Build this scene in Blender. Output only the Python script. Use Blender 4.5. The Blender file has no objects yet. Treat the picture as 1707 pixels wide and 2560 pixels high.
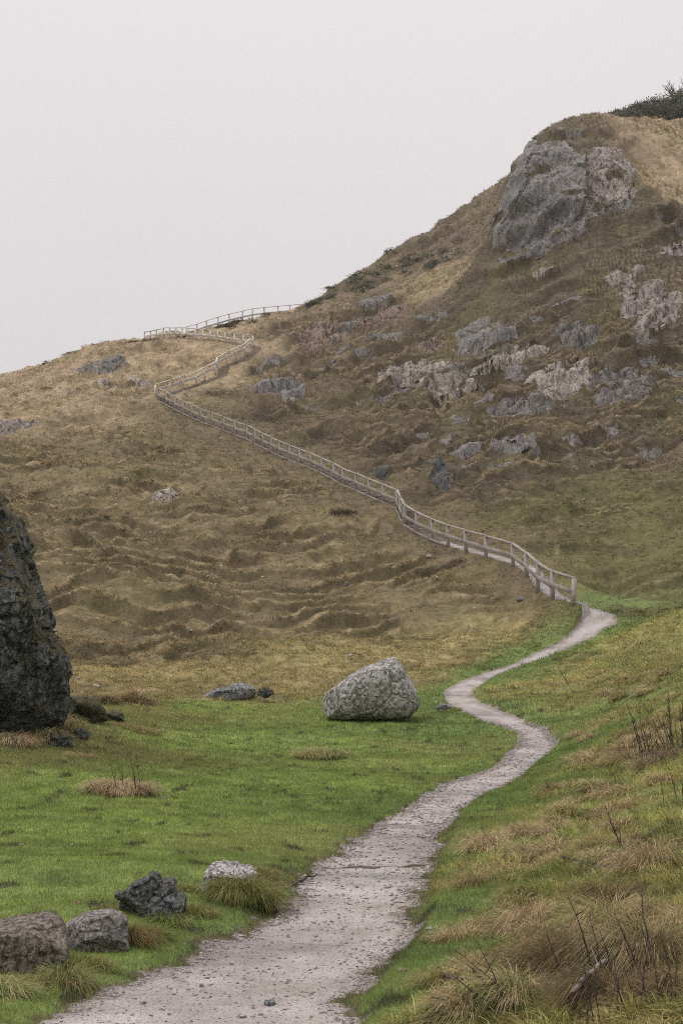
import bpy, math, random
import numpy as np
from math import radians, sin, cos, pi

rng = np.random.default_rng(7)
random.seed(7)
scene = bpy.context.scene
COL = scene.collection

# ------------------------------------------------------------------ camera model
F = 3555.0                      # focal length in photo pixels (50 mm, 36 mm tall frame of 2560 px)
PITCH = math.atan(170 / F)      # horizon at photo row 1450
S = 1707 / 1568.0               # layout notes were taken at 1568 px width


def ray(px, py):
    u, v = (px - 853.5) / F, (1280 - py) / F
    return np.array([u, cos(PITCH) - v * sin(PITCH), sin(PITCH) + v * cos(PITCH)])


def at(px, py, d):              # photo pixel + distance -> point in the valley
    r = ray(px, py)
    return r * (d / r[1])


def A(dx, dy, d):               # same, from the 1568-wide notes
    return at(dx * S, dy * S, d)


# ------------------------------------------------------------------ noise
_perm = np.random.default_rng(3).permutation(4096).astype(np.int64)
_g2 = np.stack([np.cos(np.linspace(0, 2 * pi, 64, endpoint=False)), np.sin(np.linspace(0, 2 * pi, 64, endpoint=False))], 1)
_r3 = np.random.default_rng(5).normal(size=(64, 3))
_g3 = _r3 / np.linalg.norm(_r3, axis=1, keepdims=True)


def _fade(t):
    return t * t * t * (t * (t * 6 - 15) + 10)


def n2(x, y, seed=0):
    xi, yi = np.floor(x).astype(np.int64), np.floor(y).astype(np.int64)
    xf, yf = x - xi, y - yi
    u, v = _fade(xf), _fade(yf)

    def g(a, b):
        h = _perm[(_perm[(a + seed * 131) & 4095] + b) & 4095] & 63
        return _g2[h, 0] * (x - a) + _g2[h, 1] * (y - b)
    return 1.5 * ((g(xi, yi) * (1 - u) + g(xi + 1, yi) * u) * (1 - v) + (g(xi, yi + 1) * (1 - u) + g(xi + 1, yi + 1) * u) * v)


def n3(x, y, z, seed=0):
    xi, yi, zi = [np.floor(a).astype(np.int64) for a in (x, y, z)]
    u, v, w = _fade(x - xi), _fade(y - yi), _fade(z - zi)

    def g(a, b, c):
        h = _perm[(_perm[(_perm[(a + seed * 131) & 4095] + b) & 4095] + c) & 4095] & 63
        return _g3[h, 0] * (x - a) + _g3[h, 1] * (y - b) + _g3[h, 2] * (z - c)
    l0 = (g(xi, yi, zi) * (1 - u) + g(xi + 1, yi, zi) * u) * (1 - v) + (g(xi, yi + 1, zi) * (1 - u) + g(xi + 1, yi + 1, zi) * u) * v
    z1 = zi + 1
    l1 = (g(xi, yi, z1) * (1 - u) + g(xi + 1, yi, z1) * u) * (1 - v) + (g(xi, yi + 1, z1) * (1 - u) + g(xi + 1, yi + 1, z1) * u) * v
    return 1.5 * (l0 * (1 - w) + l1 * w)


def fbm2(x, y, o=4, seed=0):
    s, a = 0, 1.0
    for i in range(o):
        s = s + a * n2(x * 2 ** i, y * 2 ** i, seed + i)
        a *= .5
    return s


def fbm3(x, y, z, o=4, seed=0):
    s, a = 0, 1.0
    for i in range(o):
        s = s + a * n3(x * 2 ** i, y * 2 ** i, z * 2 ** i, seed + i)
        a *= .5
    return s


def ridged3(x, y, z, o=4, seed=0):
    s, a = 0, 1.0
    for i in range(o):
        s = s + a * (1 - 2 * np.abs(n3(x * 2 ** i, y * 2 ** i, z * 2 ** i, seed + i)))
        a *= .5
    return s


def cells3(P, seed=0):          # distance-free blocky cell value (voronoi id noise) for broken rock
    ip = np.floor(P).astype(np.int64)
    best = np.full(len(P), 9.0)
    val = np.zeros(len(P))
    for dx in (-1, 0, 1):
        for dy in (-1, 0, 1):
            for dz in (-1, 0, 1):
                c = ip + np.array([dx, dy, dz])
                h = _perm[(_perm[(_perm[(c[:, 0] + seed * 57) & 4095] + c[:, 1]) & 4095] + c[:, 2]) & 4095]
                o = np.stack([(h & 15) / 15., ((h >> 4) & 15) / 15., ((h >> 8) & 15) / 15.], 1)
                dd = ((c + o - P) ** 2).sum(1)
                m = dd < best
                best[m] = dd[m]
                val[m] = (((h * 37) & 1023) / 1023.)[m]
    return val


def sstep(a, b, x):
    t = np.clip((x - a) / (b - a), 0, 1)
    return t * t * (3 - 2 * t)


# ------------------------------------------------------------------ the path: matched left / right edge points (1568 notes)
EDGE = [((-190, 2470), (745, 2480)), ((-60, 2400), (775, 2395)), ((101, 2325), (813, 2325)), ((232, 2274), (833, 2264)), ((353, 2229), (858, 2234)),
        ((454, 2189), (879, 2209)), ((554, 2143), (924, 2148)), ((630, 2088), (950, 2098)), ((680, 2033), (975, 2050)),
        ((730, 1987), (985, 1995)), ((790, 1942), (1012, 1946)), ((830, 1912), (1018, 1911)), ((879, 1882), (1055, 1866)),
        ((944, 1845), (1095, 1832)), ((1020, 1800), (1181, 1796)), ((1090, 1776), (1225, 1765)), ((1131, 1762), (1252, 1744)), ((1176, 1724), (1277, 1714)), ((1193, 1699), (1267, 1694)),
        ((1181, 1674), (1236, 1669)), ((1141, 1659), (1181, 1646)), ((1090, 1641), (1121, 1621)), ((1050, 1621), (1088, 1604)),
        ((1025, 1598), (1080, 1590)), ((1025, 1583), (1100, 1573)), ((1060, 1563), (1156, 1543)), ((1110, 1545), (1190, 1530)),
        ((1181, 1520), (1232, 1517)), ((1231, 1493), (1312, 1490)), ((1312, 1452), (1372, 1460)), ((1335, 1422), (1413, 1427)),
        ((1332, 1399), (1403, 1407)), ((1320, 1384), (1357, 1387))]
_ky = np.array([1500, 1507, 1546, 1590, 1633, 1677, 1704, 1742, 1785, 1840, 1916, 1960, 2014, 2068, 2177, 2286, 2560, 2720], float)
_kd = np.array([59.5, 59, 58, 56.5, 54.2, 51.5, 49, 45.2, 41.2, 36, 29.5, 26, 22, 18.8, 14.2, 11, 7.2, 6.0])


def floor_d(dy):
    return float(np.interp(dy * S, _ky, _kd))


PL = np.array([A(l[0], l[1], floor_d(l[1])) for l, r in EDGE])
PR = np.array([A(r[0], r[1], floor_d(r[1])) for l, r in EDGE])


def c6(x, y):
    return 847 + x / 1.8233, 900 + y / 1.8233


def c5(x, y):
    return x / 1.8233, 700 + y / 1.8233


def cz(x, y):
    return 200 + x / 2.613, 740 + y / 2.613


# fence post feet, photo pixels + distance
LOWER = [c6(*p) + (d,) for p, d in zip(
    [(1062, 1108), (972, 1076), (905, 1038), (853, 993), (793, 943), (667, 906), (580, 883), (497, 853), (423, 828), (353, 793), (297, 748), (281, 715), (265, 672), (200, 648), (138, 622), (78, 597), (18, 570)],
    [58.5, 60, 61.5, 63.2, 65, 68.5, 71, 73.5, 76, 78.5, 81, 82, 83, 86, 89, 92, 95])]
LOWER += [c5(*p) + (d,) for p, d in zip(
    [(1518, 912), (1470, 885), (1420, 862), (1368, 840), (1322, 825), (1275, 808), (1240, 790), (1203, 768), (1165, 747), (1130, 735), (1075, 710), (1025, 688), (972, 668), (922, 655), (880, 636), (840, 614), (800, 598), (760, 575), (722, 548)],
    [97.2, 99.3, 101.3, 103.2, 104.8, 106.3, 107.7, 109.3, 110.8, 112, 114, 115.7, 117.3, 118.7, 120, 121.2, 122.4, 123.6, 124.8])]
MIDDLE = [cz(*p) + (d,) for p, d in zip(
    [(492, 650), (585, 620), (672, 592), (762, 566), (815, 545), (885, 518), (897, 462), (960, 440), (1018, 405), (1080, 366), (1115, 345)],
    [125.6, 128, 130, 132.2, 133.6, 135.5, 138, 140, 142, 144.5, 146])]
UPPER = [cz(*p) + (d,) for p, d in zip(
    [(1130, 338), (1068, 332), (1007, 322), (950, 312), (903, 303), (855, 296), (806, 290), (755, 287), (705, 288), (665, 286), (628, 283), (585, 281), (543, 283)],
    [147, 147.6, 148, 148.6, 149, 149.5, 150, 150.5, 151, 151.5, 152, 152.4, 153])]
LEFTEND = [cz(*p) + (d,) for p, d in zip([(500, 284), (460, 292), (425, 304)], [154.5, 156, 157.5])]
SKYLINE = [cz(*p) + (d,) for p, d in zip(
    [(692, 278), (765, 255), (827, 230), (903, 212), (975, 193), (1060, 166), (1127, 152), (1205, 142), (1290, 134), (1372, 126), (1450, 121), (1530, 117)],
    [160, 161.5, 163, 164.5, 166, 167.5, 169, 170.5, 172, 173.5, 175, 176.5])]

# ------------------------------------------------------------------ terrain control points (1568 notes, distance, cover class)
CP = [  # meadow
    (0, 2330, 7.4, 'L'), (-300, 2330, 7.4, 'L'), (0, 2180, 9.2, 'L'), (0, 2060, 11.2, 'L'), (200, 2080, 10.6, 'L'), (440, 1985, 12.6, 'L'), (0, 1900, 17, 'L'), (300, 1900, 17.6, 'L'), (600, 1900, 18.2, 'L'),
    (0, 1800, 22.2, 'L'), (300, 1800, 23.3, 'L'), (600, 1800, 25, 'L'), (850, 1800, 25.6, 'L'), (1000, 1750, 30.3, 'L'), (0, 1730, 26, 'M'), (200, 1720, 29, 'M'), (400, 1700, 33, 'L'), (600, 1700, 34.4, 'L'),
    (800, 1700, 35, 'L'), (1000, 1690, 37, 'G'), (1100, 1700, 35.5, 'G'), (850, 1650, 40.6, 'L'), (600, 1640, 41.5, 'L'), (450, 1625, 43, 'L'), (330, 1640, 39, 'M'), (950, 1630, 43.5, 'G'), (1000, 1590, 47.5, 'G'),
    (0, 1690, 28.8, 'M'), (120, 1670, 31, 'M'), (230, 1650, 34, 'M'), (-300, 1690, 28, 'M'), (-300, 2060, 11, 'L'), (-300, 1850, 19, 'L'), (-500, 1690, 27, 'M'), (-500, 2330, 7, 'L'),
    # foot of the left slope
    (290, 1610, 43, 'Y'), (170, 1590, 46, 'Y'), (170, 1540, 51, 'Y'), (400, 1590, 47.5, 'Y'), (600, 1580, 49, 'Y'), (450, 1540, 52.5, 'Y'), (730, 1570, 50.5, 'Y'), (950, 1560, 51, 'Y'), (1000, 1520, 55, 'Y'), (1100, 1480, 58, 'Y'),
    (1200, 1440, 60, 'Y'), (700, 1500, 56, 'Y'), (1250, 1400, 61, 'H'), (850, 1500, 56, 'Y'), (500, 1500, 56, 'H'), (300, 1500, 56, 'H'),
    # left slope
    (150, 1450, 58.5, 'H'), (300, 1400, 63, 'H'), (500, 1400, 63.5, 'H'), (700, 1400, 63.5, 'H'), (900, 1400, 63.5, 'H'), (1100, 1360, 65, 'H'), (300, 1300, 70, 'H'), (600, 1300, 70.5, 'H'), (850, 1300, 70.5, 'H'), (1000, 1300, 70, 'H'),
    (100, 1250, 73.5, 'H'), (450, 1200, 79.5, 'H'), (700, 1200, 79, 'H'), (850, 1190, 80, 'H'), (200, 1120, 90, 'H'), (500, 1080, 97, 'H'), (680, 1110, 92.5, 'H'), (350, 1010, 109, 'H'), (100, 1050, 101, 'H'), (100, 950, 121, 'T'), (240, 960, 119, 'T'),
    (0, 1180, 81, 'H'), (-100, 1350, 66, 'H'), (-100, 1550, 49, 'H'), (-300, 1550, 46, 'H'), (-300, 1300, 70, 'H'), (-300, 1100, 95, 'H'), (-300, 980, 125, 'T'), (-600, 1550, 44, 'H'), (-600, 1300, 68, 'H'), (-600, 1080, 100, 'H'),
    (200, 890, 135, 'T'), (330, 880, 135, 'T'), (0, 920, 136, 'T'), (420, 830, 143, 'T'), (300, 835, 145, 'T'), (150, 850, 147, 'T'), (480, 800, 147, 'T'), (0, 868, 158, 'T'), (100, 838, 158, 'T'), (200, 806, 158, 'T'), (280, 787, 158, 'T'),
    (-200, 918, 158, 'T'), (-400, 965, 158, 'T'), (-700, 1040, 158, 'T'),
    (0, 910, 200, 'T'), (150, 870, 200, 'T'), (280, 830, 200, 'T'), (400, 800, 200, 'T'), (550, 770, 205, 'T'), (700, 745, 210, 'T'), (-400, 1000, 200, 'T'), (-700, 1080, 200, 'T'), (-400, 1050, 260, 'T'), (0, 980, 260, 'T'), (350, 880, 260, 'T'), (700, 800, 260, 'T'),
    # right slope
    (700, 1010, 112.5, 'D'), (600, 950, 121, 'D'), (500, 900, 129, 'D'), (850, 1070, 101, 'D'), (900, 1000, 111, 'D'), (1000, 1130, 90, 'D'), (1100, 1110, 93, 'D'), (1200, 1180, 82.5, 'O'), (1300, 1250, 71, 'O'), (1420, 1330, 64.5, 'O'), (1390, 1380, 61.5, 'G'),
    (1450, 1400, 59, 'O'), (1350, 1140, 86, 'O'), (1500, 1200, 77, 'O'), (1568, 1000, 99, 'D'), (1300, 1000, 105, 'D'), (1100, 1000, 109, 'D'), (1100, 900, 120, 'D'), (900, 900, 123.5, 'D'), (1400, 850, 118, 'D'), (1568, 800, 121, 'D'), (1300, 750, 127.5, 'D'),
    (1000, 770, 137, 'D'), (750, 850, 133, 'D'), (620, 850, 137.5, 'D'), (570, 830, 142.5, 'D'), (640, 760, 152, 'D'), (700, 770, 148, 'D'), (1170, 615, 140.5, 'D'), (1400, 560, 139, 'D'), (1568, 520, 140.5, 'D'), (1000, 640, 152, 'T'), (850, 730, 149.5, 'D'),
    # skyline of the right hill and the land behind it
    (715, 706, 165, 'R'), (760, 672, 166.5, 'R'), (850, 609, 169, 'R'), (940, 555, 170, 'R'), (1050, 489, 170, 'R'), (1120, 444, 169, 'R'), (1160, 421, 168, 'R'),
    (760, 725, 200, 'R'), (940, 610, 205, 'R'), (1165, 470, 205, 'R'), (1350, 330, 215, 'R'), (1568, 270, 225, 'R'), (1800, 200, 225, 'R'), (900, 680, 260, 'R'), (1200, 520, 260, 'R'), (1568, 330, 260, 'R'),
    # the crag: foot, brow, top
    (1136, 560, 148, 'C'), (1150, 588, 139.5, 'C'), (1230, 578, 139, 'C'), (1310, 540, 138.5, 'C'), (1380, 480, 138.5, 'C'), (1450, 460, 140, 'C'), (1172, 470, 141, 'C'), (1250, 460, 141, 'C'), (1330, 440, 141, 'C'), (1196, 350, 144, 'C'), (1270, 345, 145, 'C'), (1380, 350, 145.5, 'C'),
    (1160, 500, 142.5, 'C'), (1128, 520, 156, 'R'), (1130, 470, 163, 'R'),
    (1225, 318, 150, 'C'), (1260, 287, 155, 'C'), (1340, 264, 160, 'C'), (1320, 310, 152, 'C'), (1400, 310, 155, 'R'), (1385, 266, 162, 'T'), (1440, 320, 156, 'T'), (1500, 420, 146.5, 'T'), (1568, 275, 166, 'T'), (1568, 400, 150, 'T'), (1470, 262, 171, 'T'), (1568, 245, 176, 'R'), (1480, 255, 176, 'R'),
    # right of the frame
    (1800, 1000, 94, 'D'), (1800, 700, 118, 'D'), (1800, 400, 142, 'T'), (1800, 180, 172, 'T'), (2100, 1000, 90, 'D'), (2100, 600, 115, 'D'), (2100, 100, 165, 'T'), (1800, 1300, 62, 'O'), (2100, 1250, 60, 'O'),
    # right bank
    (1568, 1300, 64, 'O'), (1568, 1400, 52, 'B'), (1450, 1450, 54, 'B'), (1350, 1520, 50.5, 'B'), (1250, 1570, 46.8, 'B'), (1150, 1600, 45.2, 'B'), (1130, 1588, 46.4, 'B'), (1568, 1500, 41, 'B'), (1450, 1560, 42, 'B'), (1300, 1620, 40.0, 'B'), (1250, 1650, 39.5, 'G'), (1400, 1650, 33, 'B'), (1568, 1640, 27, 'B'),
    (1320, 1710, 29.6, 'G'), (1400, 1750, 24.2, 'B'), (1568, 1750, 20, 'B'), (1250, 1800, 23.8, 'G'), (1350, 1820, 19.8, 'B'), (1568, 1880, 13.6, 'B'), (1150, 1850, 20.8, 'G'), (1250, 1900, 15.9, 'B'), (1400, 1950, 12.4, 'B'), (1568, 2030, 9.8, 'B'), (1080, 1950, 15, 'G'), (1150, 2000, 12.8, 'B'), (1250, 2080, 10.4, 'B'), (1400, 2150, 8.4, 'B'),
    (1568, 2200, 7.2, 'B'), (1020, 2080, 10.8, 'G'), (1000, 2200, 8.7, 'G'), (1150, 2200, 8.1, 'B'), (920, 2300, 7.5, 'G'), (1100, 2340, 6.7, 'B'), (1300, 2340, 6.1, 'B'), (1568, 2340, 5.5, 'B'), (1800, 2340, 5.0, 'B'), (1800, 2000, 9.0, 'B'), (1800, 1700, 21, 'B'), (1800, 1500, 37, 'B'), (2100, 2300, 4.6, 'B'), (2100, 1900, 9.5, 'B'), (2100, 1650, 20, 'B'), (2100, 1450, 36, 'B'),
]
pts, cls = [], []
for x, y, d, c in CP:
    pts.append(A(x, y, d)); cls.append(c)
for i in range(0, len(EDGE)):
    pts.append((PL[i] + PR[i]) / 2); cls.append('P')
for seg in (LOWER, MIDDLE, UPPER, LEFTEND, SKYLINE):
    for k, p in enumerate(seg):
        pts.append(at(*p)); cls.append({id(LOWER): 'F', id(MIDDLE): 'T', id(UPPER): 'T'}.get(id(seg), 'T'))
for az in (-30, -15, 0, 15, 30):
    for rr, zz in ((1.5, -1.65), (4, -1.95)):
        a = radians(az)
        pts.append(np.array([rr * sin(a), rr * cos(a), zz + .012 * az * (az > 0)])); cls.append('B' if az > 5 else 'L')
pts = np.array(pts, float)


def azl(X, Y):
    return np.arctan2(X, Y), np.log(np.hypot(X, Y))


qa, ql = azl(pts[:, 0], pts[:, 1])
qt = pts[:, 2] / np.hypot(pts[:, 0], pts[:, 1])


def tps_k(r2):
    return r2 * np.log(r2 + 1e-12)


_n = len(qa)
_K = tps_k((qa[:, None] - qa) ** 2 + (ql[:, None] - ql) ** 2)
_Pm = np.stack([np.ones(_n), qa, ql], 1)
_M = np.zeros((_n + 3, _n + 3))
_M[:_n, :_n] = _K + np.eye(_n) * 2e-4
_M[:_n, _n:] = _Pm
_M[_n:, :_n] = _Pm.T
_W = np.linalg.solve(_M, np.concatenate([qt, [0, 0, 0]]))

# cover classes: albedo rgb (linear), hummock amplitude, terracette amount, blade length scale, blade density
CLS = {
    'L': ((.196, .252, .068), .25, 0, .40, 1.0), 'G': ((.155, .212, .064), .15, 0, .6, 1.0), 'M': ((.205, .205, .080), .8, 0, .8, 1.0),
    'Y': ((.290, .238, .108), .7, .1, .8, 1.0), 'H': ((.155, .122, .064), .8, 1.0, 1.0, 1.0), 'T': ((.320, .244, .156), .9, .7, 1.0, 1.0),
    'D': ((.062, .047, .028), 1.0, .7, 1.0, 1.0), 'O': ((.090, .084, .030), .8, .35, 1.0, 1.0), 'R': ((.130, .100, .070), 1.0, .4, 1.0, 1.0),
    'C': ((.095, .078, .050), .8, .2, 1.0, 1.0), 'B': ((.295, .282, .100), 1.0, 0, 1.0, 1.0), 'P': ((.145, .195, .058), .1, 0, .5, 1.0), 'F': ((.130, .100, .055), .5, .2, .9, 1.0),
}
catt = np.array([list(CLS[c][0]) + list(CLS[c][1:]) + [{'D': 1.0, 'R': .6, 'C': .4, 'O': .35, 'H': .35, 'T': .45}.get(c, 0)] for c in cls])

GA = np.linspace(-.62, .62, 420)
GL = np.linspace(math.log(1.2), math.log(300), 900)
_ga, _gl = np.meshgrid(GA, GL, indexing='ij')
_gt = np.zeros(_ga.size)
_gatt = np.zeros((_ga.size, catt.shape[1]))
fa, fl = _ga.ravel(), _gl.ravel()
for i in range(0, fa.size, 20000):
    s = slice(i, i + 20000)
    r2 = (fa[s, None] - qa) ** 2 + (fl[s, None] - ql) ** 2
    _gt[s] = tps_k(r2) @ _W[:_n] + _W[_n] + fa[s] * _W[_n + 1] + fl[s] * _W[_n + 2]
    w = 1 / (r2 + 1.5e-4) ** 2
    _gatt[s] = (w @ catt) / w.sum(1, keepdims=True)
_gt = _gt.reshape(_ga.shape)
_gatt = _gatt.reshape(_ga.shape + (-1,))


def gridlook(G, X, Y):
    a, l = azl(X, Y)
    i = np.clip((a - GA[0]) / (GA[1] - GA[0]), 0, len(GA) - 1.001)
    j = np.clip((l - GL[0]) / (GL[1] - GL[0]), 0, len(GL) - 1.001)
    i0, j0 = i.astype(int), j.astype(int)
    u, v = i - i0, j - j0
    if G.ndim == 3:
        u, v = u[..., None], v[..., None]
    return (G[i0, j0] * (1 - u) + G[i0 + 1, j0] * u) * (1 - v) + (G[i0, j0 + 1] * (1 - u) + G[i0 + 1, j0 + 1] * u) * v


def base(X, Y):
    return np.hypot(X, Y) * gridlook(_gt, X, Y)


# ------------------------------------------------------------------ path centreline (meadow part, then beside the fence)
def resample(P, n):
    P = np.asarray(P, float)
    t = np.concatenate([[0], np.cumsum(np.linalg.norm(np.diff(P, axis=0), axis=1))])
    tt = np.linspace(0, t[-1], n)
    # smooth cubic through the points
    out = np.zeros((n, P.shape[1]))
    m = np.gradient(P, t, axis=0)
    k = np.clip(np.searchsorted(t, tt) - 1, 0, len(t) - 2)
    h = (t[k + 1] - t[k])
    s = ((tt - t[k]) / h)[:, None]
    h = h[:, None]
    return (2 * s**3 - 3 * s**2 + 1) * P[k] + (s**3 - 2 * s**2 + s) * h * m[k] + (-2 * s**3 + 3 * s**2) * P[k + 1] + (s**3 - s**2) * h * m[k + 1]


mid = (PL + PR)[:, :2] / 2
hw = np.linalg.norm((PR - PL)[:, :2], axis=1) / 2
hw = np.clip(hw, .42, 1.3)
pathA = resample(np.column_stack([mid, hw]), 260)
lowXY = np.array([at(*p)[:2] for p in LOWER])
midXY = np.array([at(*p)[:2] for p in MIDDLE])
uppXY = np.array([at(*p)[:2] for p in UPPER])


def offset(P, o):
    T = np.gradient(P, axis=0)
    T /= np.linalg.norm(T, axis=1, keepdims=True)
    return P + np.column_stack([T[:, 1], -T[:, 0]]) * o


fp = offset(lowXY, .52)
pathB = resample(np.column_stack([np.vstack([mid[-1:], fp]), np.r_[.50, np.full(len(fp), .38)]]), 200)
pathC = resample(np.column_stack([np.vstack([offset(midXY, .7), offset(uppXY, .7)[1:]]), np.full(len(midXY) + len(uppXY) - 1, .45)]), 120)
PATH = np.vstack([pathA, pathB, pathC])
SKYXY = np.array([at(*p)[:2] for p in SKYLINE] + [at(*p)[:2] for p in LEFTEND])
PSEC = np.r_[np.zeros(260), np.ones(200), np.full(120, 2)]
_zc = base(PATH[:, 0], PATH[:, 1])
# each stretch levels to its own smoothed long profile
for s_ in (slice(0, 260), slice(260, 460), slice(460, 580)):
    z = _zc[s_]
    k = np.ones(9) / 9
    zz = np.convolve(np.pad(z, 4, mode='edge'), k, 'valid')
    _zc[s_] = zz


_EL, _ER = resample(PL[:, :2], 150), resample(PR[:, :2], 150)
PPOLY = np.vstack([_EL, _ER[::-1]])
PGA, PGL = np.linspace(-.30, .28, 560), np.linspace(math.log(4.2), math.log(64), 1150)
_pa, _pl = np.meshgrid(PGA, PGL, indexing='ij')


def poly_sd(px, pz, P):
    d_ = np.full(px.shape, 1e9); ins = np.zeros(px.shape, bool)
    for i in range(len(P)):
        a, b = P[i], P[(i + 1) % len(P)]
        e = b - a
        t = np.clip(((px - a[0]) * e[0] + (pz - a[1]) * e[1]) / (e @ e + 1e-12), 0, 1)
        d_ = np.minimum(d_, (px - a[0] - t * e[0]) ** 2 + (pz - a[1] - t * e[1]) ** 2)
        if a[1] != b[1]:
            c = ((a[1] > pz) != (b[1] > pz)) & (px < (b[0] - a[0]) * (pz - a[1]) / (b[1] - a[1]) + a[0])
            ins ^= c
    d_ = np.sqrt(d_)
    return np.where(ins, -d_, d_)


PSD = poly_sd((np.sin(_pa) * np.exp(_pl)).ravel().astype(np.float32), (np.cos(_pa) * np.exp(_pl)).ravel().astype(np.float32), PPOLY).reshape(_pa.shape)


def band_sd(X, Y):
    a, l = azl(X, Y)
    i = np.clip((a - PGA[0]) / (PGA[1] - PGA[0]), 0, len(PGA) - 1.001); j = np.clip((l - PGL[0]) / (PGL[1] - PGL[0]), 0, len(PGL) - 1.001)
    i0, j0 = i.astype(int), j.astype(int); u, v = i - i0, j - j0
    g = (PSD[i0, j0] * (1 - u) + PSD[i0 + 1, j0] * u) * (1 - v) + (PSD[i0, j0 + 1] * (1 - u) + PSD[i0 + 1, j0 + 1] * u) * v
    return np.where((l > PGL[-1]) | (a < PGA[0]) | (a > PGA[-1]), 99., g)


def path_near(X, Y):
    """nearest path sample: distance, half width, centre height, index"""
    X = np.asarray(X, float).ravel(); Y = np.asarray(Y, float).ravel()
    d = np.full(X.shape, 99.); h = np.full(X.shape, .5); z = np.zeros(X.shape); ix = np.zeros(X.shape, int)
    a, l = azl(X, Y)
    pa, pl = azl(PATH[:, 0], PATH[:, 1])
    nb = 80
    bins = np.clip(((l - 1.0) / (5.3 - 1.0) * nb).astype(int), 0, nb - 1)
    order = np.argsort(bins, kind='stable')
    edges = np.searchsorted(bins[order], np.arange(nb + 1))
    for b in range(nb):
        idx = order[edges[b]:edges[b + 1]]
        if not len(idx):
            continue
        lo, hi = 1.0 + b * 4.3 / nb, 1.0 + (b + 1) * 4.3 / nb
        sel = np.where((pl > lo - .22) & (pl < hi + .22))[0]
        if not len(sel):
            continue
        a0, a1 = pa[sel].min() - .25, pa[sel].max() + .25
        idx = idx[(a[idx] > a0) & (a[idx] < a1)]
        for c in range(0, len(idx), 30000):
            ii = idx[c:c + 30000]
            dd = (X[ii, None] - PATH[sel, 0]) ** 2 + (Y[ii, None] - PATH[sel, 1]) ** 2
            k = dd.argmin(1)
            kk = sel[k]
            d[ii] = np.sqrt(dd[np.arange(len(ii)), k]); h[ii] = PATH[kk, 2]; z[ii] = _zc[kk]; ix[ii] = kk
    # on the meadow the path is the band between its edges
    sd = band_sd(X, Y)
    mA = (ix < 260) | (sd < 0)
    h = np.where(mA, .6, h); d = np.where(mA, .6 + sd, d)
    ix = np.where((sd < 0) & (ix >= 260), 259, ix)
    return d, h, z, ix


# ------------------------------------------------------------------ rock outcrops on the right hill (1568 notes: centre, half size, tilt, distance)
OUT = [  # x, y, hw, hh, tilt, d, tint, label
    (1262, 462, 112, 128, -.25, 141, 'b', 'tall blue grey crag standing out on the skyline of the hill'),
    (1395, 420, 52, 80, .1, 143, 'p', 'pinkish rock block against the right side of the tall crag'),
    (1500, 690, 60, 80, .2, 127, 'p', 'tall split cliff at the right edge halfway up the hill'),
    (1325, 775, 48, 28, -.2, 126, 'g', 'low grey rock ledge left of the split cliff'),
    (1110, 765, 62, 40, -.2, 131, 'b', 'blue grey rock face in the middle of the hillside'),
    (945, 855, 66, 30, -.25, 127, 'w', 'pale cream rock band at the left end of the white bands'),
    (1180, 820, 95, 20, -.35, 124, 'w', 'long pale rock stripe slanting up across the hillside'),
    (1045, 880, 55, 34, -.45, 121, 'w', 'broken whitish ledges under the slanting pale stripe'),
    (1290, 870, 66, 48, -.5, 117, 'w', 'pale rubbly outcrop in the middle right of the hillside'),
    (1425, 880, 66, 58, -.5, 114, 'g', 'grey pink slanting rock face right of the rubbly outcrop'),
    (1210, 930, 80, 26, -.1, 113, 'g', 'low broken grey rocks below the rubbly outcrop'),
    (880, 720, 50, 28, -.3, 147, 'o', 'reddish rock patch below the skyline of the bare hill'),
    (740, 770, 66, 44, -.4, 147, 'o', 'russet rock patch near where the top fence meets the hill'),
    (625, 885, 38, 30, -.3, 132, 'b', 'small blue grey rock group above the upper fence bend'),
    (675, 905, 24, 36, .2, 128, 'b', 'narrow grey rock rib below the russet patch'),
    (1015, 1090, 18, 42, .1, 95, 'k', 'dark narrow rock rib above the steps'),
    (878, 1082, 18, 18, .1, 99, 'k', 'small dark rock just above the fence rail'),
    (1180, 1015, 42, 26, 0, 103.5, 'b', 'mossy grey rock below the low broken rocks'),
    (1075, 1030, 36, 18, -.3, 104, 'b', 'small grey rock cluster left of the mossy grey rock'),
    (985, 795, 44, 18, -.2, 134, 'o', 'orange tinted rock streak left of the blue grey face'),
    (1275, 608, 46, 14, -.35, 136, 'w', 'thin white rock streak under the tall crag'),
    (1430, 635, 46, 20, -.4, 132, 'p', 'low pink rock left of the split cliff'),
    (1545, 570, 36, 18, -.2, 137, 'p', 'small pink rock at the right edge under the grassy brow'),
    (1420, 478, 40, 14, -.2, 140, 'g', 'small grey rocks at the foot of the pinkish block'),
    (860, 690, 40, 20, -.4, 153, 'b', 'grey rock rib near the skyline above the russet patch'),
    (270, 880, 80, 10, 0, 136.5, 'w', 'scatter of pale rock on the grassy knoll left of the fence bend'),
    (25, 985, 48, 18, -.1, 115, 'p', 'pink bare rock scar at the left edge of the slope'),
    (235, 845, 55, 22, 0, 146, 'g', 'grey stony patch on top of the grassy knoll'),
    (378, 1148, 24, 10, -.3, 86, 'w', 'small pale rock exposed in the middle of the grassy slope'),
    (790, 740, 22, 26, .1, 148, 'b', 'upright grey rock beside the russet patch'),
    (570, 812, 20, 24, -.5, 143.5, 'g', 'grey rock shoulder beside the zigzag of the fence'),
    (1290, 312, 60, 13, -.25, 152, 'g', 'thin broken rock line in the turf just above the tall crag'),
    (1250, 300, 26, 12, -.5, 153, 'b', 'small grey rock on the shoulder above the tall crag'),
    (515, 855, 13, 11, 0, 135.5, 'g', 'rounded grey rock inside the bend of the middle fence'),
]
OC = np.array([A(o[0], o[1], o[5]) for o in OUT])


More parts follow.
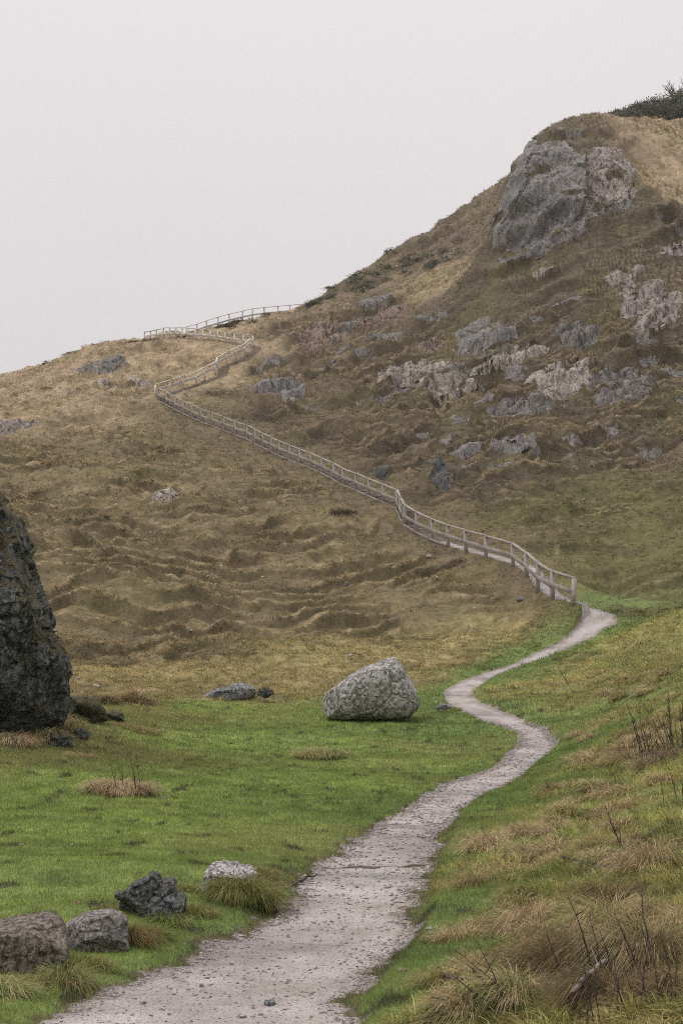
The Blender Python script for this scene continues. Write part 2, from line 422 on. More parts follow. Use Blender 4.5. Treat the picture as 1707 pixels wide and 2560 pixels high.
CRAG = np.array([A(x, y, 141)[[0, 2]] for x, y in [(1193, 340), (1240, 348), (1300, 342), (1330, 385), (1368, 350), (1405, 342), (1450, 392), (1454, 440), (1402, 482), (1347, 500),
                 (1337, 532), (1290, 562), (1230, 588), (1150, 596), (1134, 568), (1148, 500), (1160, 448)]])


def rock_strength(X, Y, Z):
    """strength and id of the strongest outcrop"""
    best = np.zeros(X.shape); oid = np.zeros(X.shape, int)
    ac = Z - .34 * X
    wob = .95 * fbm3(X / 5.5, Y / 5.5, ac / 1.5, 5, 11) + .2 * n3(X / .9, Y / .9, Z / .6, 19)
    for i, o in enumerate(OUT):
        sc = o[5] / F * S
        dx, dz = X - OC[i, 0], Z - OC[i, 2]
        c, s = cos(o[4]), sin(o[4])
        u = (c * dx - s * dz) / (o[2] * sc)
        v = (s * dx + c * dz) / (o[3] * sc)
        if i == 0:
            sc_ = 141.0 / Y
            e = 1 + poly_sd(X * sc_, Z * sc_, CRAG) / 2.2 + .22 * wob
        else:
            e = np.sqrt(u * u + v * v) + .55 * wob
        st = sstep(1.35, .9, e) * (np.abs(Y - OC[i, 1]) < 16)
        m = st > best
        best[m] = st[m]; oid[m] = i
    oid[(oid == 0) & (X * 141 / Y > A(1342, 430, 141)[0])] = 1
    return best, oid


SCARS = [(A(215, 1520, 54)[0], A(215, 1520, 54)[1], 1.5, .75), (A(292, 1617, 43)[0], A(292, 1617, 43)[1], 1.0, .5), (A(330, 1395, 63)[0], A(330, 1395, 63)[1], 1.6, .4),
         (A(560, 1255, 74)[0], A(560, 1255, 74)[1], 1.4, .35), (A(640, 760, 152)[0], A(640, 760, 152)[1], 2.0, .6)]


def height(X, Y, full=False):
    X = np.asarray(X, float); Y = np.asarray(Y, float); shp = X.shape
    X = X.ravel(); Y = Y.ravel()
    r = np.hypot(X, Y)
    z = base(X, Y)
    att = gridlook(_gatt, X, Y)
    hum, ter = att[:, 3], att[:, 4]
    far = sstep(42, 60, r)
    z0 = z.copy()
    d, h, zc, ix = path_near(X, Y)
    ds_ = np.full(X.shape, 99.)
    ms_ = (r > 145) & (r < 185) & (X < 0)
    if ms_.any():
        ds_[ms_] = np.sqrt(((X[ms_, None] - SKYXY[:, 0]) ** 2 + (Y[ms_, None] - SKYXY[:, 1]) ** 2).min(1))
    calm = sstep(.6, 3.0, np.minimum(np.maximum(d, 0), ds_))
    far_ = far
    far = far * (.12 + .88 * calm)
    # broad swells and lumps
    z = z + hum * far * (.60 * n2(X / 9, Y / 9, 1) + .40 * n2(X / 3.2, Y / 3.2, 2))
    # sheep terracettes: stepped treads following the contours
    per = .60
    w1 = n2(X / 13, Y / 20, 21) * .95 + n2(X / 3.4, Y / 5, 22) * .36 + .13 * n2(X / 1.3, Y / 1.6, 23) - .16 * np.clip(X + 2, 0, 60)
    f = (z0 + w1) / per
    fr = f - np.floor(f)
    st = sstep(.73, .96, fr) - fr
    amt = np.clip(.80 + 1.25 * n2(X / 5.0, Y / 6.5, 31), .05, 1.35) * ter * far
    z = z + st * per * 1.2 * amt
    # turf covered rock ledges
    rug = att[:, 7] * far * sstep(62, 80, r)
    q2 = (z0 - .34 * X + 1.1 * n2(X / 7, Y / 7, 121) + .45 * n2(X / 2.2, Y / 2.2, 122)) / 2.7
    f2 = q2 - np.floor(q2)
    a2 = np.clip(.45 + 1.5 * n2(X / 8, Y / 9, 123), 0, 1.15) * rug
    z = z + 2.7 * .8 * (sstep(.55, .85, f2) - f2) * a2
    z = z + rug * .42 * (1 - 2.2 * np.abs(n2(X / 2.4, Y / 4.5, 124)))
    # small eroded scars with a turf overhang
    for sx, sy, L_, dp in SCARS:
        uu, vv_ = (X - sx) / L_, (Y - sy - .25 * (X - sx))
        z = z - dp * np.exp(-uu ** 4) * sstep(.12, -.05, vv_) * sstep(-1.7, -.2, vv_)
    # fine tussocky roughness
    z = z + hum * far * (.18 * n2(X / 1.0, Y / 1.0, 4) + .13 * n2(X / .45, Y / .45, 5))
    near = 1 - far_
    bank = np.clip((att[:, 0] - .212) / .08, 0, 1)
    hb = fbm2(X / 1.1 + .3 * n2(X, Y, 77), Y / 1.1, 3, 41)
    z = z + near * (bank * (.15 * hb + .14 * n2(X / 2.3, Y / 3.0, 45) * sstep(14, 26, r) + .05 * n2(X / .22, Y / .22, 44)) + (1 - bank) * (.05 * n2(X / 2.6, Y / 2.6, 42) + .016 * n2(X / .42, Y / .42, 43)))
    # path: level across, slightly worn in
    e = d / h
    inb = ix >= 264
    zp = zc + .012 * n2(X / .35, Y / .35, 51) * (ix < 260) - .035
    blend = np.where(inb, sstep(1.9, 1.05, e), sstep(1.35, .98, e))
    step_i = 1 - np.clip((ix - 92) / 2.0, 0, 1)        # worn drop at the step across the path
    z = z * (1 - blend) + zp * blend
    # outcrops: ground breaks into ledges
    S_ = np.zeros(len(X)); oid = np.zeros(len(X), int); fq = np.zeros(len(X))
    m = (r > 80) & (r < 185) & (d > 1.2)
    if m.any():
        S_[m], oid[m] = rock_strength(X[m], Y[m], z[m])
        big = oid[m] <= 1
        p = np.where(big, 3.4, 1.7)
        q = (z[m] - .32 * X[m] + .8 * n2(X[m] / 4, Y[m] / 4, 61) + .35 * n2(X[m] / 1.2, Y[m] / 1.2, 62)) / p
        qf = q - np.floor(q)
        fq[m] = qf
        z[m] += p * (sstep(.30, .72, qf) - qf) * S_[m] * np.where(big, .18, .9)
    z = z.reshape(shp)
    if full:
        return z, dict(att=att, d=d, h=h, ix=ix, S=S_, oid=oid, fq=fq, fr=fr, amt=amt, bank=bank, r=r, f2=f2, a2=a2)
    return z


def ground(px, py, d0=2.5, d1=190):
    """where the view through a 1568-note pixel meets the ground"""
    rr = ray(px * S, py * S)
    t = np.exp(np.linspace(math.log(d0), math.log(d1), 2500))
    X, Y, Z = rr[0] / rr[1] * t, t, rr[2] / rr[1] * t
    H = height(X, Y)
    k = np.where(H > Z)[0]
    k = k[0] if len(k) else len(t) - 1
    return np.array([X[k], Y[k], H[k]])


def onground(x, y):
    return float(height(np.array([x]), np.array([y]))[0])


# ------------------------------------------------------------------ mesh helpers
def link(o):
    COL.objects.link(o)
    return o


def tag(o, label=None, cat=None, group=None, kind=None):
    for k, v in (('label', label), ('category', cat), ('group', group), ('kind', kind)):
        if v:
            o[k] = v
    return o


def mesh_np(name, V, T, mat, col=None, smooth=False, parent=None, quads=False):
    n = 4 if quads else 3
    V = np.ascontiguousarray(V, np.float32); T = np.ascontiguousarray(T, np.int32)
    me = bpy.data.meshes.new(name)
    me.vertices.add(len(V)); me.vertices.foreach_set('co', V.ravel())
    me.loops.add(T.size); me.loops.foreach_set('vertex_index', T.ravel())
    me.polygons.add(len(T))
    me.polygons.foreach_set('loop_start', np.arange(0, T.size, n, dtype=np.int32))
    if smooth:
        me.polygons.foreach_set('use_smooth', np.ones(len(T), bool))
    if col is not None:
        c = np.ones((len(V), 4), np.float32); c[:, :3] = col
        at_ = me.attributes.new('Col', 'FLOAT_COLOR', 'POINT')
        at_.data.foreach_set('color', c.ravel())
    me.update(calc_edges=True)
    me.materials.append(mat)
    o = bpy.data.objects.new(name, me)
    link(o)
    if parent is not None:
        o.parent = parent
    return o


def empty(name, loc, **kw):
    o = bpy.data.objects.new(name, None)
    o.location = loc
    link(o)
    return tag(o, **kw)


# ------------------------------------------------------------------ materials
def newmat(name):
    m = bpy.data.materials.new(name); m.use_nodes = True
    nt = m.node_tree
    b = nt.nodes['Principled BSDF']
    b.inputs['Specular IOR Level'].default_value = .2
    b.inputs['Roughness'].default_value = .85
    return m, nt, b


def N(nt, t, **kw):
    n = nt.nodes.new(t)
    for k, v in kw.items():
        if k in n.inputs:
            n.inputs[k].default_value = v
        else:
            setattr(n, k, v)
    return n


def noise(nt, vec, scale, detail=5, rough=.6):
    n = N(nt, 'ShaderNodeTexNoise')
    n.inputs['Scale'].default_value = scale; n.inputs['Detail'].default_value = detail; n.inputs['Roughness'].default_value = rough
    nt.links.new(vec, n.inputs['Vector'])
    return n.outputs['Fac']


def ramp(nt, fac, stops):
    r = N(nt, 'ShaderNodeValToRGB')
    e = r.color_ramp.elements
    while len(e) < len(stops):
        e.new(.5)
    for i, (p, c) in enumerate(stops):
        e[i].position = p
        e[i].color = (c, c, c, 1) if isinstance(c, (int, float)) else tuple(c) + (1,)
    nt.links.new(fac, r.inputs['Fac'])
    return r.outputs['Color']


def mix(nt, fac, a, b, mode='MIX'):
    n = N(nt, 'ShaderNodeMix', data_type='RGBA', blend_type=mode)
    for sock, v in ((n.inputs[0], fac), (n.inputs[6], a), (n.inputs[7], b)):
        if hasattr(v, 'is_output'):
            nt.links.new(v, sock)
        elif isinstance(v, (int, float)):
            sock.default_value = v
        else:
            sock.default_value = tuple(v) + (1,)
    return n.outputs[2]


def bump(nt, b, h, strength, dist):
    n = N(nt, 'ShaderNodeBump')
    n.inputs['Strength'].default_value = strength; n.inputs['Distance'].default_value = dist
    nt.links.new(h, n.inputs['Height'])
    nt.links.new(n.outputs['Normal'], b.inputs['Normal'])


def pos(nt, obj=False):
    if obj:
        return N(nt, 'ShaderNodeTexCoord').outputs['Object']
    return N(nt, 'ShaderNodeNewGeometry').outputs['Position']


def veg_mat(name, trans=True):
    m, nt, b = newmat(name)
    a = N(nt, 'ShaderNodeAttribute', attribute_name='Col')
    nt.links.new(a.outputs['Color'], b.inputs['Base Color'])
    b.inputs['Roughness'].default_value = .7
    b.inputs['Specular IOR Level'].default_value = .12
    if trans:
        t = N(nt, 'ShaderNodeBsdfTranslucent'); ms = N(nt, 'ShaderNodeMixShader'); ms.inputs[0].default_value = .35
        nt.links.new(a.outputs['Color'], t.inputs['Color'])
        out = nt.nodes['Material Output']
        nt.links.new(b.outputs[0], ms.inputs[1]); nt.links.new(t.outputs[0], ms.inputs[2]); nt.links.new(ms.outputs[0], out.inputs['Surface'])
    return m


def ground_mat(name, scale=1.0):
    m, nt, b = newmat(name)
    a = N(nt, 'ShaderNodeAttribute', attribute_name='Col')
    p = pos(nt)
    v1 = ramp(nt, noise(nt, p, 1.1 * scale, 8, .7), [(.25, .62), (.75, 1.3)])
    v2 = ramp(nt, noise(nt, p, 7 * scale, 6, .75), [(.3, .6), (.7, 1.35)])
    c = mix(nt, 1.0, a.outputs['Color'], v1, 'MULTIPLY')
    c = mix(nt, 1.0, c, v2, 'MULTIPLY')
    nt.links.new(c, b.inputs['Base Color'])
    bump(nt, b, noise(nt, p, 9 * scale, 6, .8), .8, .08 / scale)
    return m


def path_mat():
    m, nt, b = newmat('path_gravel')
    p = pos(nt)
    base_ = ramp(nt, noise(nt, p, 1.3, 7, .65), [(.3, (.18, .148, .125)), (.46, (.285, .252, .235)), (.70, (.365, .338, .325))])
    vo = N(nt, 'ShaderNodeTexVoronoi', feature='F1'); vo.inputs['Scale'].default_value = 60
    nt.links.new(p, vo.inputs['Vector'])
    peb = N(nt, 'ShaderNodeHueSaturation'); peb.inputs['Saturation'].default_value = .12; peb.inputs['Value'].default_value = 1.0
    nt.links.new(vo.outputs['Color'], peb.inputs['Color'])
    v = ramp(nt, peb.outputs['Color'], [(.0, .72), (.5, 1.0), (1, 1.22)])
    c = mix(nt, .8, base_, v, 'MULTIPLY')
    fines = ramp(nt, noise(nt, p, 60, 4, .7), [(.3, .75), (.7, 1.2)])
    c = mix(nt, 1, c, fines, 'MULTIPLY')
    wr = N(nt, 'ShaderNodeAttribute', attribute_name='Col')           # loose dirt gathers along the margins
    c = mix(nt, mix(nt, 1, wr.outputs['Color'], (.62, .62, .62), 'MULTIPLY'), c, (.15, .115, .088))
    damp = ramp(nt, noise(nt, p, .55, 5, .6), [(.36, .62), (.52, 1.0), (.66, 1.12)])
    c = mix(nt, 1, c, damp, 'MULTIPLY')
    nt.links.new(c, b.inputs['Base Color'])
    h = mix(nt, .5, vo.outputs['Distance'], noise(nt, p, 22, 6, .7))
    bump(nt, b, h, .7, .03)
    b.inputs['Roughness'].default_value = .6
    b.inputs['Specular IOR Level'].default_value = .35
    return m


def rock_mat(name, c0, c1, c2, lichen=(.5, .5, .46), lich=.5, scale=1.0, moss=.0, mosscol=(.10, .095, .03), blotch=None, obj=True, dark=(.035, .035, .032)):
    m, nt, b = newmat(name)
    p = pos(nt, obj)
    pit = .44
    if not obj:                                      # bedrock: upright joints
        mp = N(nt, 'ShaderNodeMapping'); mp.inputs['Scale'].default_value = (1.25, 1.25, .8); mp.inputs['Rotation'].default_value = (0, .12, 0)
        nt.links.new(p, mp.inputs['Vector']); p = mp.outputs['Vector']
        pit = .41
    n1 = noise(nt, p, 1.6 * scale, 9, .65)
    c = ramp(nt, n1, [(.3, c0), (.5, c1), (.7, c2)])
    n2_ = noise(nt, p, 7 * scale, 8, .7)
    c = mix(nt, ramp(nt, n2_, [(pit, 1.0), (pit + .1, 0.0)]), c, dark)
    n3_ = noise(nt, p, 11 * scale, 7, .6)
    c = mix(nt, ramp(nt, n3_, [(.64 - .2 * lich, 0.0), (.76 - .2 * lich, .85)]), c, lichen)
    if blotch:
        c = mix(nt, ramp(nt, noise(nt, p, 1.1 * scale, 4, .6), [(.55, 0.0), (.68, .8)]), c, blotch)
    if moss:
        g = N(nt, 'ShaderNodeNewGeometry'); sx = N(nt, 'ShaderNodeSeparateXYZ')
        nt.links.new(g.outputs['Normal'], sx.inputs[0])
        ma = N(nt, 'ShaderNodeMath', operation='ADD')
        nt.links.new(sx.outputs['Z'], ma.inputs[0]); nt.links.new(noise(nt, p, 3 * scale, 6, .7), ma.inputs[1])
        c = mix(nt, ramp(nt, ma.outputs[0], [(1.32 - .5 * moss, 0.0), (1.5 - .5 * moss, 1.0)]), c, mosscol)
    # cracks along joints
    wz = N(nt, 'ShaderNodeTexNoise'); wz.inputs['Scale'].default_value = 1.5 * scale; wz.inputs['Detail'].default_value = 4
    nt.links.new(p, wz.inputs['Vector'])
    wa = N(nt, 'ShaderNodeVectorMath', operation='MULTIPLY_ADD'); wa.inputs[1].default_value = (.5 / scale,) * 3
    nt.links.new(wz.outputs['Color'], wa.inputs[0]); nt.links.new(p, wa.inputs[2])
    ck = N(nt, 'ShaderNodeTexVoronoi', feature='DISTANCE_TO_EDGE'); ck.inputs['Scale'].default_value = .75 * scale
    nt.links.new(wa.outputs[0], ck.inputs['Vector'])
    crk = ramp(nt, ck.outputs['Distance'], [(.0, 1.0), (.045, 0.0)])
    c = mix(nt, mix(nt, 1, crk, (.75, .75, .75), 'MULTIPLY'), c, dark)
    fine = ramp(nt, noise(nt, p, 28 * scale, 6, .75), [(.3, .68), (.7, 1.28)])
    c = mix(nt, 1, c, fine, 'MULTIPLY')
    nt.links.new(c, b.inputs['Base Color'])
    b.inputs['Roughness'].default_value = .75
    b.inputs['Specular IOR Level'].default_value = .3
    h = mix(nt, .5, noise(nt, p, 6 * scale, 10, .7), noise(nt, p, 24 * scale, 8, .75))
    h = mix(nt, crk, h, (0, 0, 0))
    bump(nt, b, h, .75, .12 / scale)
    return m


def wood_mat(name, c0, c1):
    m, nt, b = newmat(name)
    p = pos(nt, True)
    g = pos(nt)
    c = ramp(nt, noise(nt, g, 3.0, 6, .7), [(.3, c0), (.7, c1)])
    f = ramp(nt, noise(nt, g, 26, 5, .7), [(.3, .7), (.7, 1.2)])
    c = mix(nt, 1, c, f, 'MULTIPLY')
    c = mix(nt, ramp(nt, noise(nt, g, 1.7, 5, .6), [(.58, 0.0), (.7, .7)]), c, (.16, .17, .085))
    nt.links.new(c, b.inputs['Base Color'])
    bump(nt, b, noise(nt, g, 30, 5, .7), .5, .01)
    return m


M_GROUND = ground_mat('turf')
M_HILL = ground_mat('hill_turf', .8)
M_GRASS = veg_mat('grass_blades')
M_PATH = path_mat()
M_WOOD = wood_mat('weathered_wood', (.19, .175, .15), (.35, .325, .29))
M_WOODP = wood_mat('pale_weathered_wood', (.42, .385, .34), (.60, .56, .51))
M_STEPEDGE = wood_mat('dark_step_edge', (.10, .09, .07), (.20, .175, .14))  # dark tone stands in for shadow at the path step's edge
M_STEP = wood_mat('step_wood', (.20, .16, .13), (.34, .28, .245))
M_TWIG, _nt, _b = newmat('dead_twig')
_b.inputs['Base Color'].default_value = (.045, .036, .03, 1)
_nt.links.new(ramp(_nt, noise(_nt, pos(_nt), 9, 4, .6), [(.35, (.03, .024, .02)), (.7, (.10, .082, .066))]), _b.inputs['Base Color'])
M_BARK, _nt, _b = newmat('bleached_bark')
_nt.links.new(ramp(_nt, noise(_nt, pos(_nt), 14, 6, .7), [(.42, (.06, .05, .045)), (.55, (.20, .185, .17)), (.7, (.33, .33, .31))]), _b.inputs['Base Color'])
bump(_nt, _b, noise(_nt, pos(_nt), 40, 5, .7), .6, .01)

DIM = .64


def bed(name, a, b, c, l, *k, **kw):
    k_ = .72 if name.startswith(('pale', 'pink', 'russet')) else DIM
    f = lambda t: tuple(x * k_ for x in t)
    return rock_mat(name, f(a), f(b), f(c), f(l), *k, **kw)


RT = {
    'b': bed('blue_grey_rock', (.20, .20, .20), (.34, .315, .30), (.48, .415, .385), (.52, .47, .44), .4, .32, .42, (.17, .14, .07), obj=False, dark=(.10, .098, .092)),
    'p': bed('pinkish_rock', (.28, .235, .21), (.40, .335, .30), (.50, .43, .39), (.55, .49, .45), .4, .36, .40, (.14, .12, .05), obj=False, dark=(.07, .06, .055)),
    'g': bed('grey_rock', (.17, .155, .145), (.26, .235, .215), (.36, .33, .31), (.46, .43, .40), .4, .4, .42, (.14, .12, .05), obj=False, dark=(.06, .055, .05)),
    'w': bed('pale_cream_rock', (.30, .255, .215), (.44, .385, .33), (.54, .49, .43), (.6, .55, .49), .5, .42, .34, (.16, .13, .06), obj=False, dark=(.10, .08, .065)),
    'o': bed('russet_rock', (.21, .145, .105), (.33, .225, .165), (.38, .30, .25), (.42, .36, .31), .3, .36, .3, (.14, .11, .05), obj=False, dark=(.07, .055, .045)),
    'k': bed('dark_wet_rock', (.06, .068, .068), (.11, .12, .12), (.18, .185, .18), (.30, .31, .29), .2, .5, .3, (.11, .10, .04), obj=False, dark=(.03, .032, .03)),
}

# ------------------------------------------------------------------ terrain mesh: polar sheet, finer where the slopes stand up
dense = np.linspace(-.272, .272, 840)
side = np.linspace(.012, .30, 26)
AZ = np.concatenate([(dense[0] - side)[::-1], dense, dense[-1] + side])
RL = np.exp(np.linspace(math.log(2.2), math.log(255), 1300))
X0 = np.sin(AZ)[:, None] * RL; Y0 = np.cos(AZ)[:, None] * RL
Z0 = height(X0, Y0)
el = Z0 / RL
met = np.sqrt(np.diff(el, axis=1) ** 2 + (np.where(RL[1:] < 66, .45, .24) * np.diff(np.log(RL))) ** 2)
ker = np.hanning(181); ker /= ker.sum()
met = np.apply_along_axis(lambda c: np.convolve(np.pad(c, 90, mode='edge'), ker, 'valid'), 0, met)
cum = np.concatenate([np.zeros((len(AZ), 1)), np.cumsum(met, 1)], 1)
NR = 2250
RR = np.stack([np.interp(np.linspace(0, cum[i, -1], NR), cum[i], RL) for i in range(len(AZ))])
TX = np.sin(AZ)[:, None] * RR; TY = np.cos(AZ)[:, None] * RR
TZ, info = height(TX, TY, full=True)
NA = len(AZ)
V = np.stack([TX, TY, TZ], -1)
# true 3-D relief on rock
du = np.gradient(V, axis=0); dv = np.gradient(V, axis=1)
nrm = np.cross(du, dv); nrm /= np.linalg.norm(nrm, axis=2, keepdims=True) + 1e-9
nrm[nrm[..., 2] < 0] *= -1
Sg = info['S'].reshape(NA, NR); oidg = info['oid'].reshape(NA, NR); fqg = info['fq'].reshape(NA, NR)
big = (oidg <= 1) & (Sg > .3)
rockw = Sg * np.where(big, 1, sstep(.06, .2, fqg) * sstep(.98, .82, fqg))
ledge = n3(V[..., 0].ravel() / 3.5, V[..., 1].ravel() / 3.5, (V[..., 2].ravel() - .25 * V[..., 0].ravel()) / 1.3, 72).reshape(NA, NR)
rockw = np.where(big, Sg * np.where(ledge > .36, .3, 1), rockw)
m = (Sg > .05)
Vm = V[m]
hd = nrm[m].copy(); hd[:, 2] *= .35; hd /= np.linalg.norm(hd, axis=1, keepdims=True)
Vw = Vm + .35 * np.stack([n3(Vm[:, 0], Vm[:, 1], Vm[:, 2], 131), n3(Vm[:, 0], Vm[:, 1], Vm[:, 2], 132), n3(Vm[:, 0], Vm[:, 1], Vm[:, 2], 133)], 1)
Vw[:, 2] -= .22 * Vw[:, 0]
disp = .22 * (ridged3(Vm[:, 0] / 2.4, Vm[:, 1] / 2.4, Vm[:, 2] / 5.0, 3, 71) - .7) + .55 * (cells3(Vw / np.array([2.1, 2.1, 4.2]), 3) - .5) + .24 * (cells3(Vw / np.array([1.0, 1.0, 1.3]), 4) - .5) + .07 * (cells3(Vw / np.array([.45, .45, .6]), 6) - .5)
V[m] += hd * (disp * Sg[m] * np.where(big[m], 1.0, .75))[:, None]
mb_ = (oidg == 0)                                   # the crag's buttress stands proud of the slope, out towards the valley
V[mb_] += np.array([-.15, -1.9, .1]) * (sstep(.15, .8, Sg[mb_]) * sstep(OC[0, 2] - 5.5, OC[0, 2] + 1.0, V[mb_][:, 2]))[:, None]

att = info['att'].reshape(NA, NR, -1)
frg = info['fr'].reshape(NA, NR); amtg = info['amt'].reshape(NA, NR); rg = info['r'].reshape(NA, NR)
dg = info['d'].reshape(NA, NR); hg = info['h'].reshape(NA, NR); ixg = info['ix'].reshape(NA, NR)


def cover_colour(X, Y, att, fr, amt, f2, a2):
    """albedo of the living / dead sward at a place, with some shade painted on the risers"""
    c = att[:, :3].copy()
    n_a = fbm2(X / 7, Y / 7, 4, 81)[:, None]
    n_b = fbm2(X / 2.1, Y / 2.1, 4, 85)[:, None]
    r = np.hypot(X, Y)[:, None]
    far = sstep(42, 60, r)
    straw = np.array([.32, .255, .152]); dark = np.array([.070, .056, .032]); moss = np.array([.150, .142, .050])
    bank = np.clip((c[:, :1] - .212) / .08, 0, 1)
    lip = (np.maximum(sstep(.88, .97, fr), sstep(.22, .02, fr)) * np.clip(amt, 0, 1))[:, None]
    ris = (sstep(.66, .78, fr) * sstep(.95, .90, fr) * np.clip(amt, 0, 1))[:, None]  # risers coloured darker: dead grass and painted shade together
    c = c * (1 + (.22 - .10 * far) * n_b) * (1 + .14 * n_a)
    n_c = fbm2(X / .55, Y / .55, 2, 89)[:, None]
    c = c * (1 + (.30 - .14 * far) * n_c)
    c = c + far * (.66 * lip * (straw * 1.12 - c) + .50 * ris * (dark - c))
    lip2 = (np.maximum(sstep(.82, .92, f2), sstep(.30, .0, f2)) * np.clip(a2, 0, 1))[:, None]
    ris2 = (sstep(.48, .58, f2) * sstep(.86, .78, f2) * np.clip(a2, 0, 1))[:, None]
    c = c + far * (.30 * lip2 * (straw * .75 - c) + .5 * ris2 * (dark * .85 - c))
    c = c + far * .30 * sstep(.15, .6, n_a) * (moss * .8 - c)
    c = c + far * .20 * sstep(.2, .7, -n_b) * (dark - c)
    # bank: straw cushions among green
    nb = (1 - far) * bank
    c = c + nb * .62 * sstep(.0, .5, n_b) * (np.array([.40, .30, .165]) - c)
    c = c + nb * .55 * sstep(30, 18, r) * sstep(.0, .5, -n_b + .3 * n_a) * (np.array([.175, .215, .072]) - c)
    c = c + nb * .6 * sstep(.25, .6, n_c - .4 * n_a) * (np.array([.15, .11, .06]) - c)
    # meadow: yellowish and mossy drifts
    mw = (1 - far) * (1 - bank)
    c = c + mw * .50 * sstep(.05, .6, n_a) * (np.array([.225, .225, .080]) - c)
    c = c + mw * .40 * sstep(.15, .6, n_b) * (np.array([.125, .170, .050]) - c)
    return np.clip(c, .012, .6)


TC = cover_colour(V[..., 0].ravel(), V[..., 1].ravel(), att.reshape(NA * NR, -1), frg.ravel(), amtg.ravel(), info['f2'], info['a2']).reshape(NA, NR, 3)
# worn earth along the path edge and small bare scrapes in the meadow
edge_n = .20 * n2(V[..., 0].ravel() / 1.1, V[..., 1].ravel() / 1.1, 93).reshape(NA, NR) + .22 * n2(V[..., 0].ravel() / .35, V[..., 1].ravel() / .35, 91).reshape(NA, NR) + .12 * n2(V[..., 0].ravel() / .09, V[..., 1].ravel() / .09, 92).reshape(NA, NR)
ee = dg / hg + edge_n * np.clip(20 / rg, .35, 1)
earth = np.array([.115, .085, .062])
wv = (sstep(1.22, 1.02, ee) * .8)[..., None]
earthg = np.where((ixg >= 318)[..., None], np.array([.075, .056, .042]), earth)
TC = TC * (1 - wv) + earthg * wv
for sx, sy, L_, dp in SCARS:
    uu, vv_ = (V[..., 0] - sx) / L_, (V[..., 1] - sy - .25 * (V[..., 0] - sx))
    wv = (np.exp(-uu ** 4) * sstep(.12, -.05, vv_) * sstep(-1.2, -.3, vv_) * .85)[..., None]
    TC = TC * (1 - wv) + np.array([.17, .11, .072]) * wv
scr = fbm2(V[..., 0].ravel() / .40, V[..., 1].ravel() / .6, 2, 95).reshape(NA, NR)
wv = (sstep(.56, .68, scr) * (rg < 45) * (TC[..., 1] > TC[..., 0]) * .85)[..., None]
TC = TC * (1 - wv) + np.array([.06, .055, .03]) * wv
is_path = (ee < 1.0 + .16 * sstep(16, 32, rg))
is_path &= ~((ixg >= 318))
is_rock = (rockw > .42) & ~is_path

f2g, a2g = info['f2'].reshape(NA, NR), info['a2'].reshape(NA, NR)
brk = fbm2(V[..., 0].ravel() / 3.2, V[..., 2].ravel() / 1.5, 4, 151).reshape(NA, NR)
is_brk = (att[..., 7] > .6) & (a2g > .35) & (f2g > .54) & (f2g < .84) & (brk > .16) & ~is_path & ~is_rock & (dg > 2.5)
# face categories
i0 = (np.arange(NA - 1)[:, None] * NR + np.arange(NR - 1))
Q = np.stack([i0, i0 + NR, i0 + NR + 1, i0 + 1], -1).reshape(-1, 4)
fpth = is_path.ravel()[Q].sum(1) >= 3
frok = (is_rock.ravel()[Q].sum(1) >= 3) & ~fpth
fo = oidg.ravel()[Q[:, 0]]
fr_r = rg.ravel()[Q[:, 0]]
VF = V.reshape(-1, 3)
CF = TC.reshape(-1, 3)
fhill = sstep(0, 1, (att[..., 0].ravel()[Q[:, 0]] - .118) / .02) > .5


def submesh(name, mask, mat, smooth=True, colour=None):
    q = Q[mask]
    u, inv = np.unique(q, return_inverse=True)
    return mesh_np(name, VF[u], inv.reshape(-1, 4), mat, (CF if colour is None else colour)[u], smooth=smooth, quads=True)


for i in range(len(OUT)):
    if (frok & (fo == i)).sum() < 60:
        frok &= fo != i
def largest_first(mask):
    g = mask.reshape(NA - 1, NR - 1)
    lab = np.where(g, np.arange(1, g.size + 1).reshape(g.shape), 0)
    while True:
        old = lab.copy()
        for ax in (0, 1):
            for dr in (1, -1):
                sh = np.zeros_like(lab)
                a = [slice(None)] * 2; b = [slice(None)] * 2
                a[ax] = slice(1, None) if dr == 1 else slice(None, -1); b[ax] = slice(None, -1) if dr == 1 else slice(1, None)
                sh[tuple(a)] = lab[tuple(b)]
                lab = np.where(g, np.maximum(lab, sh), 0)
        if (lab == old).all():
            break
    ids, cnt = np.unique(lab[g], return_counts=True)
    return [(lab == q).ravel() for q, c in sorted(zip(ids, cnt), key=lambda t: -t[1]) if c >= 25]


loose = frok.copy()
for i, o in enumerate(OUT):
    k = frok & (fo == i)
    if not k.sum():
        continue
    idx = np.where(k)[0]
    i_lo, i_hi = (idx // (NR - 1)).min(), (idx // (NR - 1)).max() + 1
    sub = np.zeros(((NA - 1), (NR - 1)), bool); sub.ravel()[idx] = True
    NA_, NA = NA, i_hi - i_lo + 1
    parts = largest_first(sub[i_lo:i_hi].ravel())
    NA = NA_
    main_ = None
    for c_ in parts:
        full_ = np.zeros(((NA - 1), (NR - 1)), bool); full_[i_lo:i_hi] = c_.reshape(i_hi - i_lo, NR - 1)
        full_ = full_.ravel()
        loose &= ~full_
        if main_ is None:
            main_ = submesh('rock_outcrop', full_, RT[o[6]], False)
            tag(main_, o[7], 'rock outcrop', 'rock outcrops on the hillsides')
        else:
            submesh('ledge', full_, RT[o[6]], False).parent = main_
frok &= ~loose
fbrk = (is_brk.ravel()[Q].sum(1) >= 3) & ~fpth & ~frok
tag(submesh('broken_rock', fbrk, RT['g'], False), 'broken rock showing through the turf on the ledges of the hillside', 'rock', kind='stuff')
veg = ~fpth & ~frok & ~fbrk
CT = CF.copy()
CF *= (1 - .5 * (np.clip((att[..., 0].ravel() - .212) / .08, 0, 1) * (1 - sstep(42, 56, rg.ravel()))))[:, None]   # dark thatch plus painted shade, so gaps in the rough grass look dark
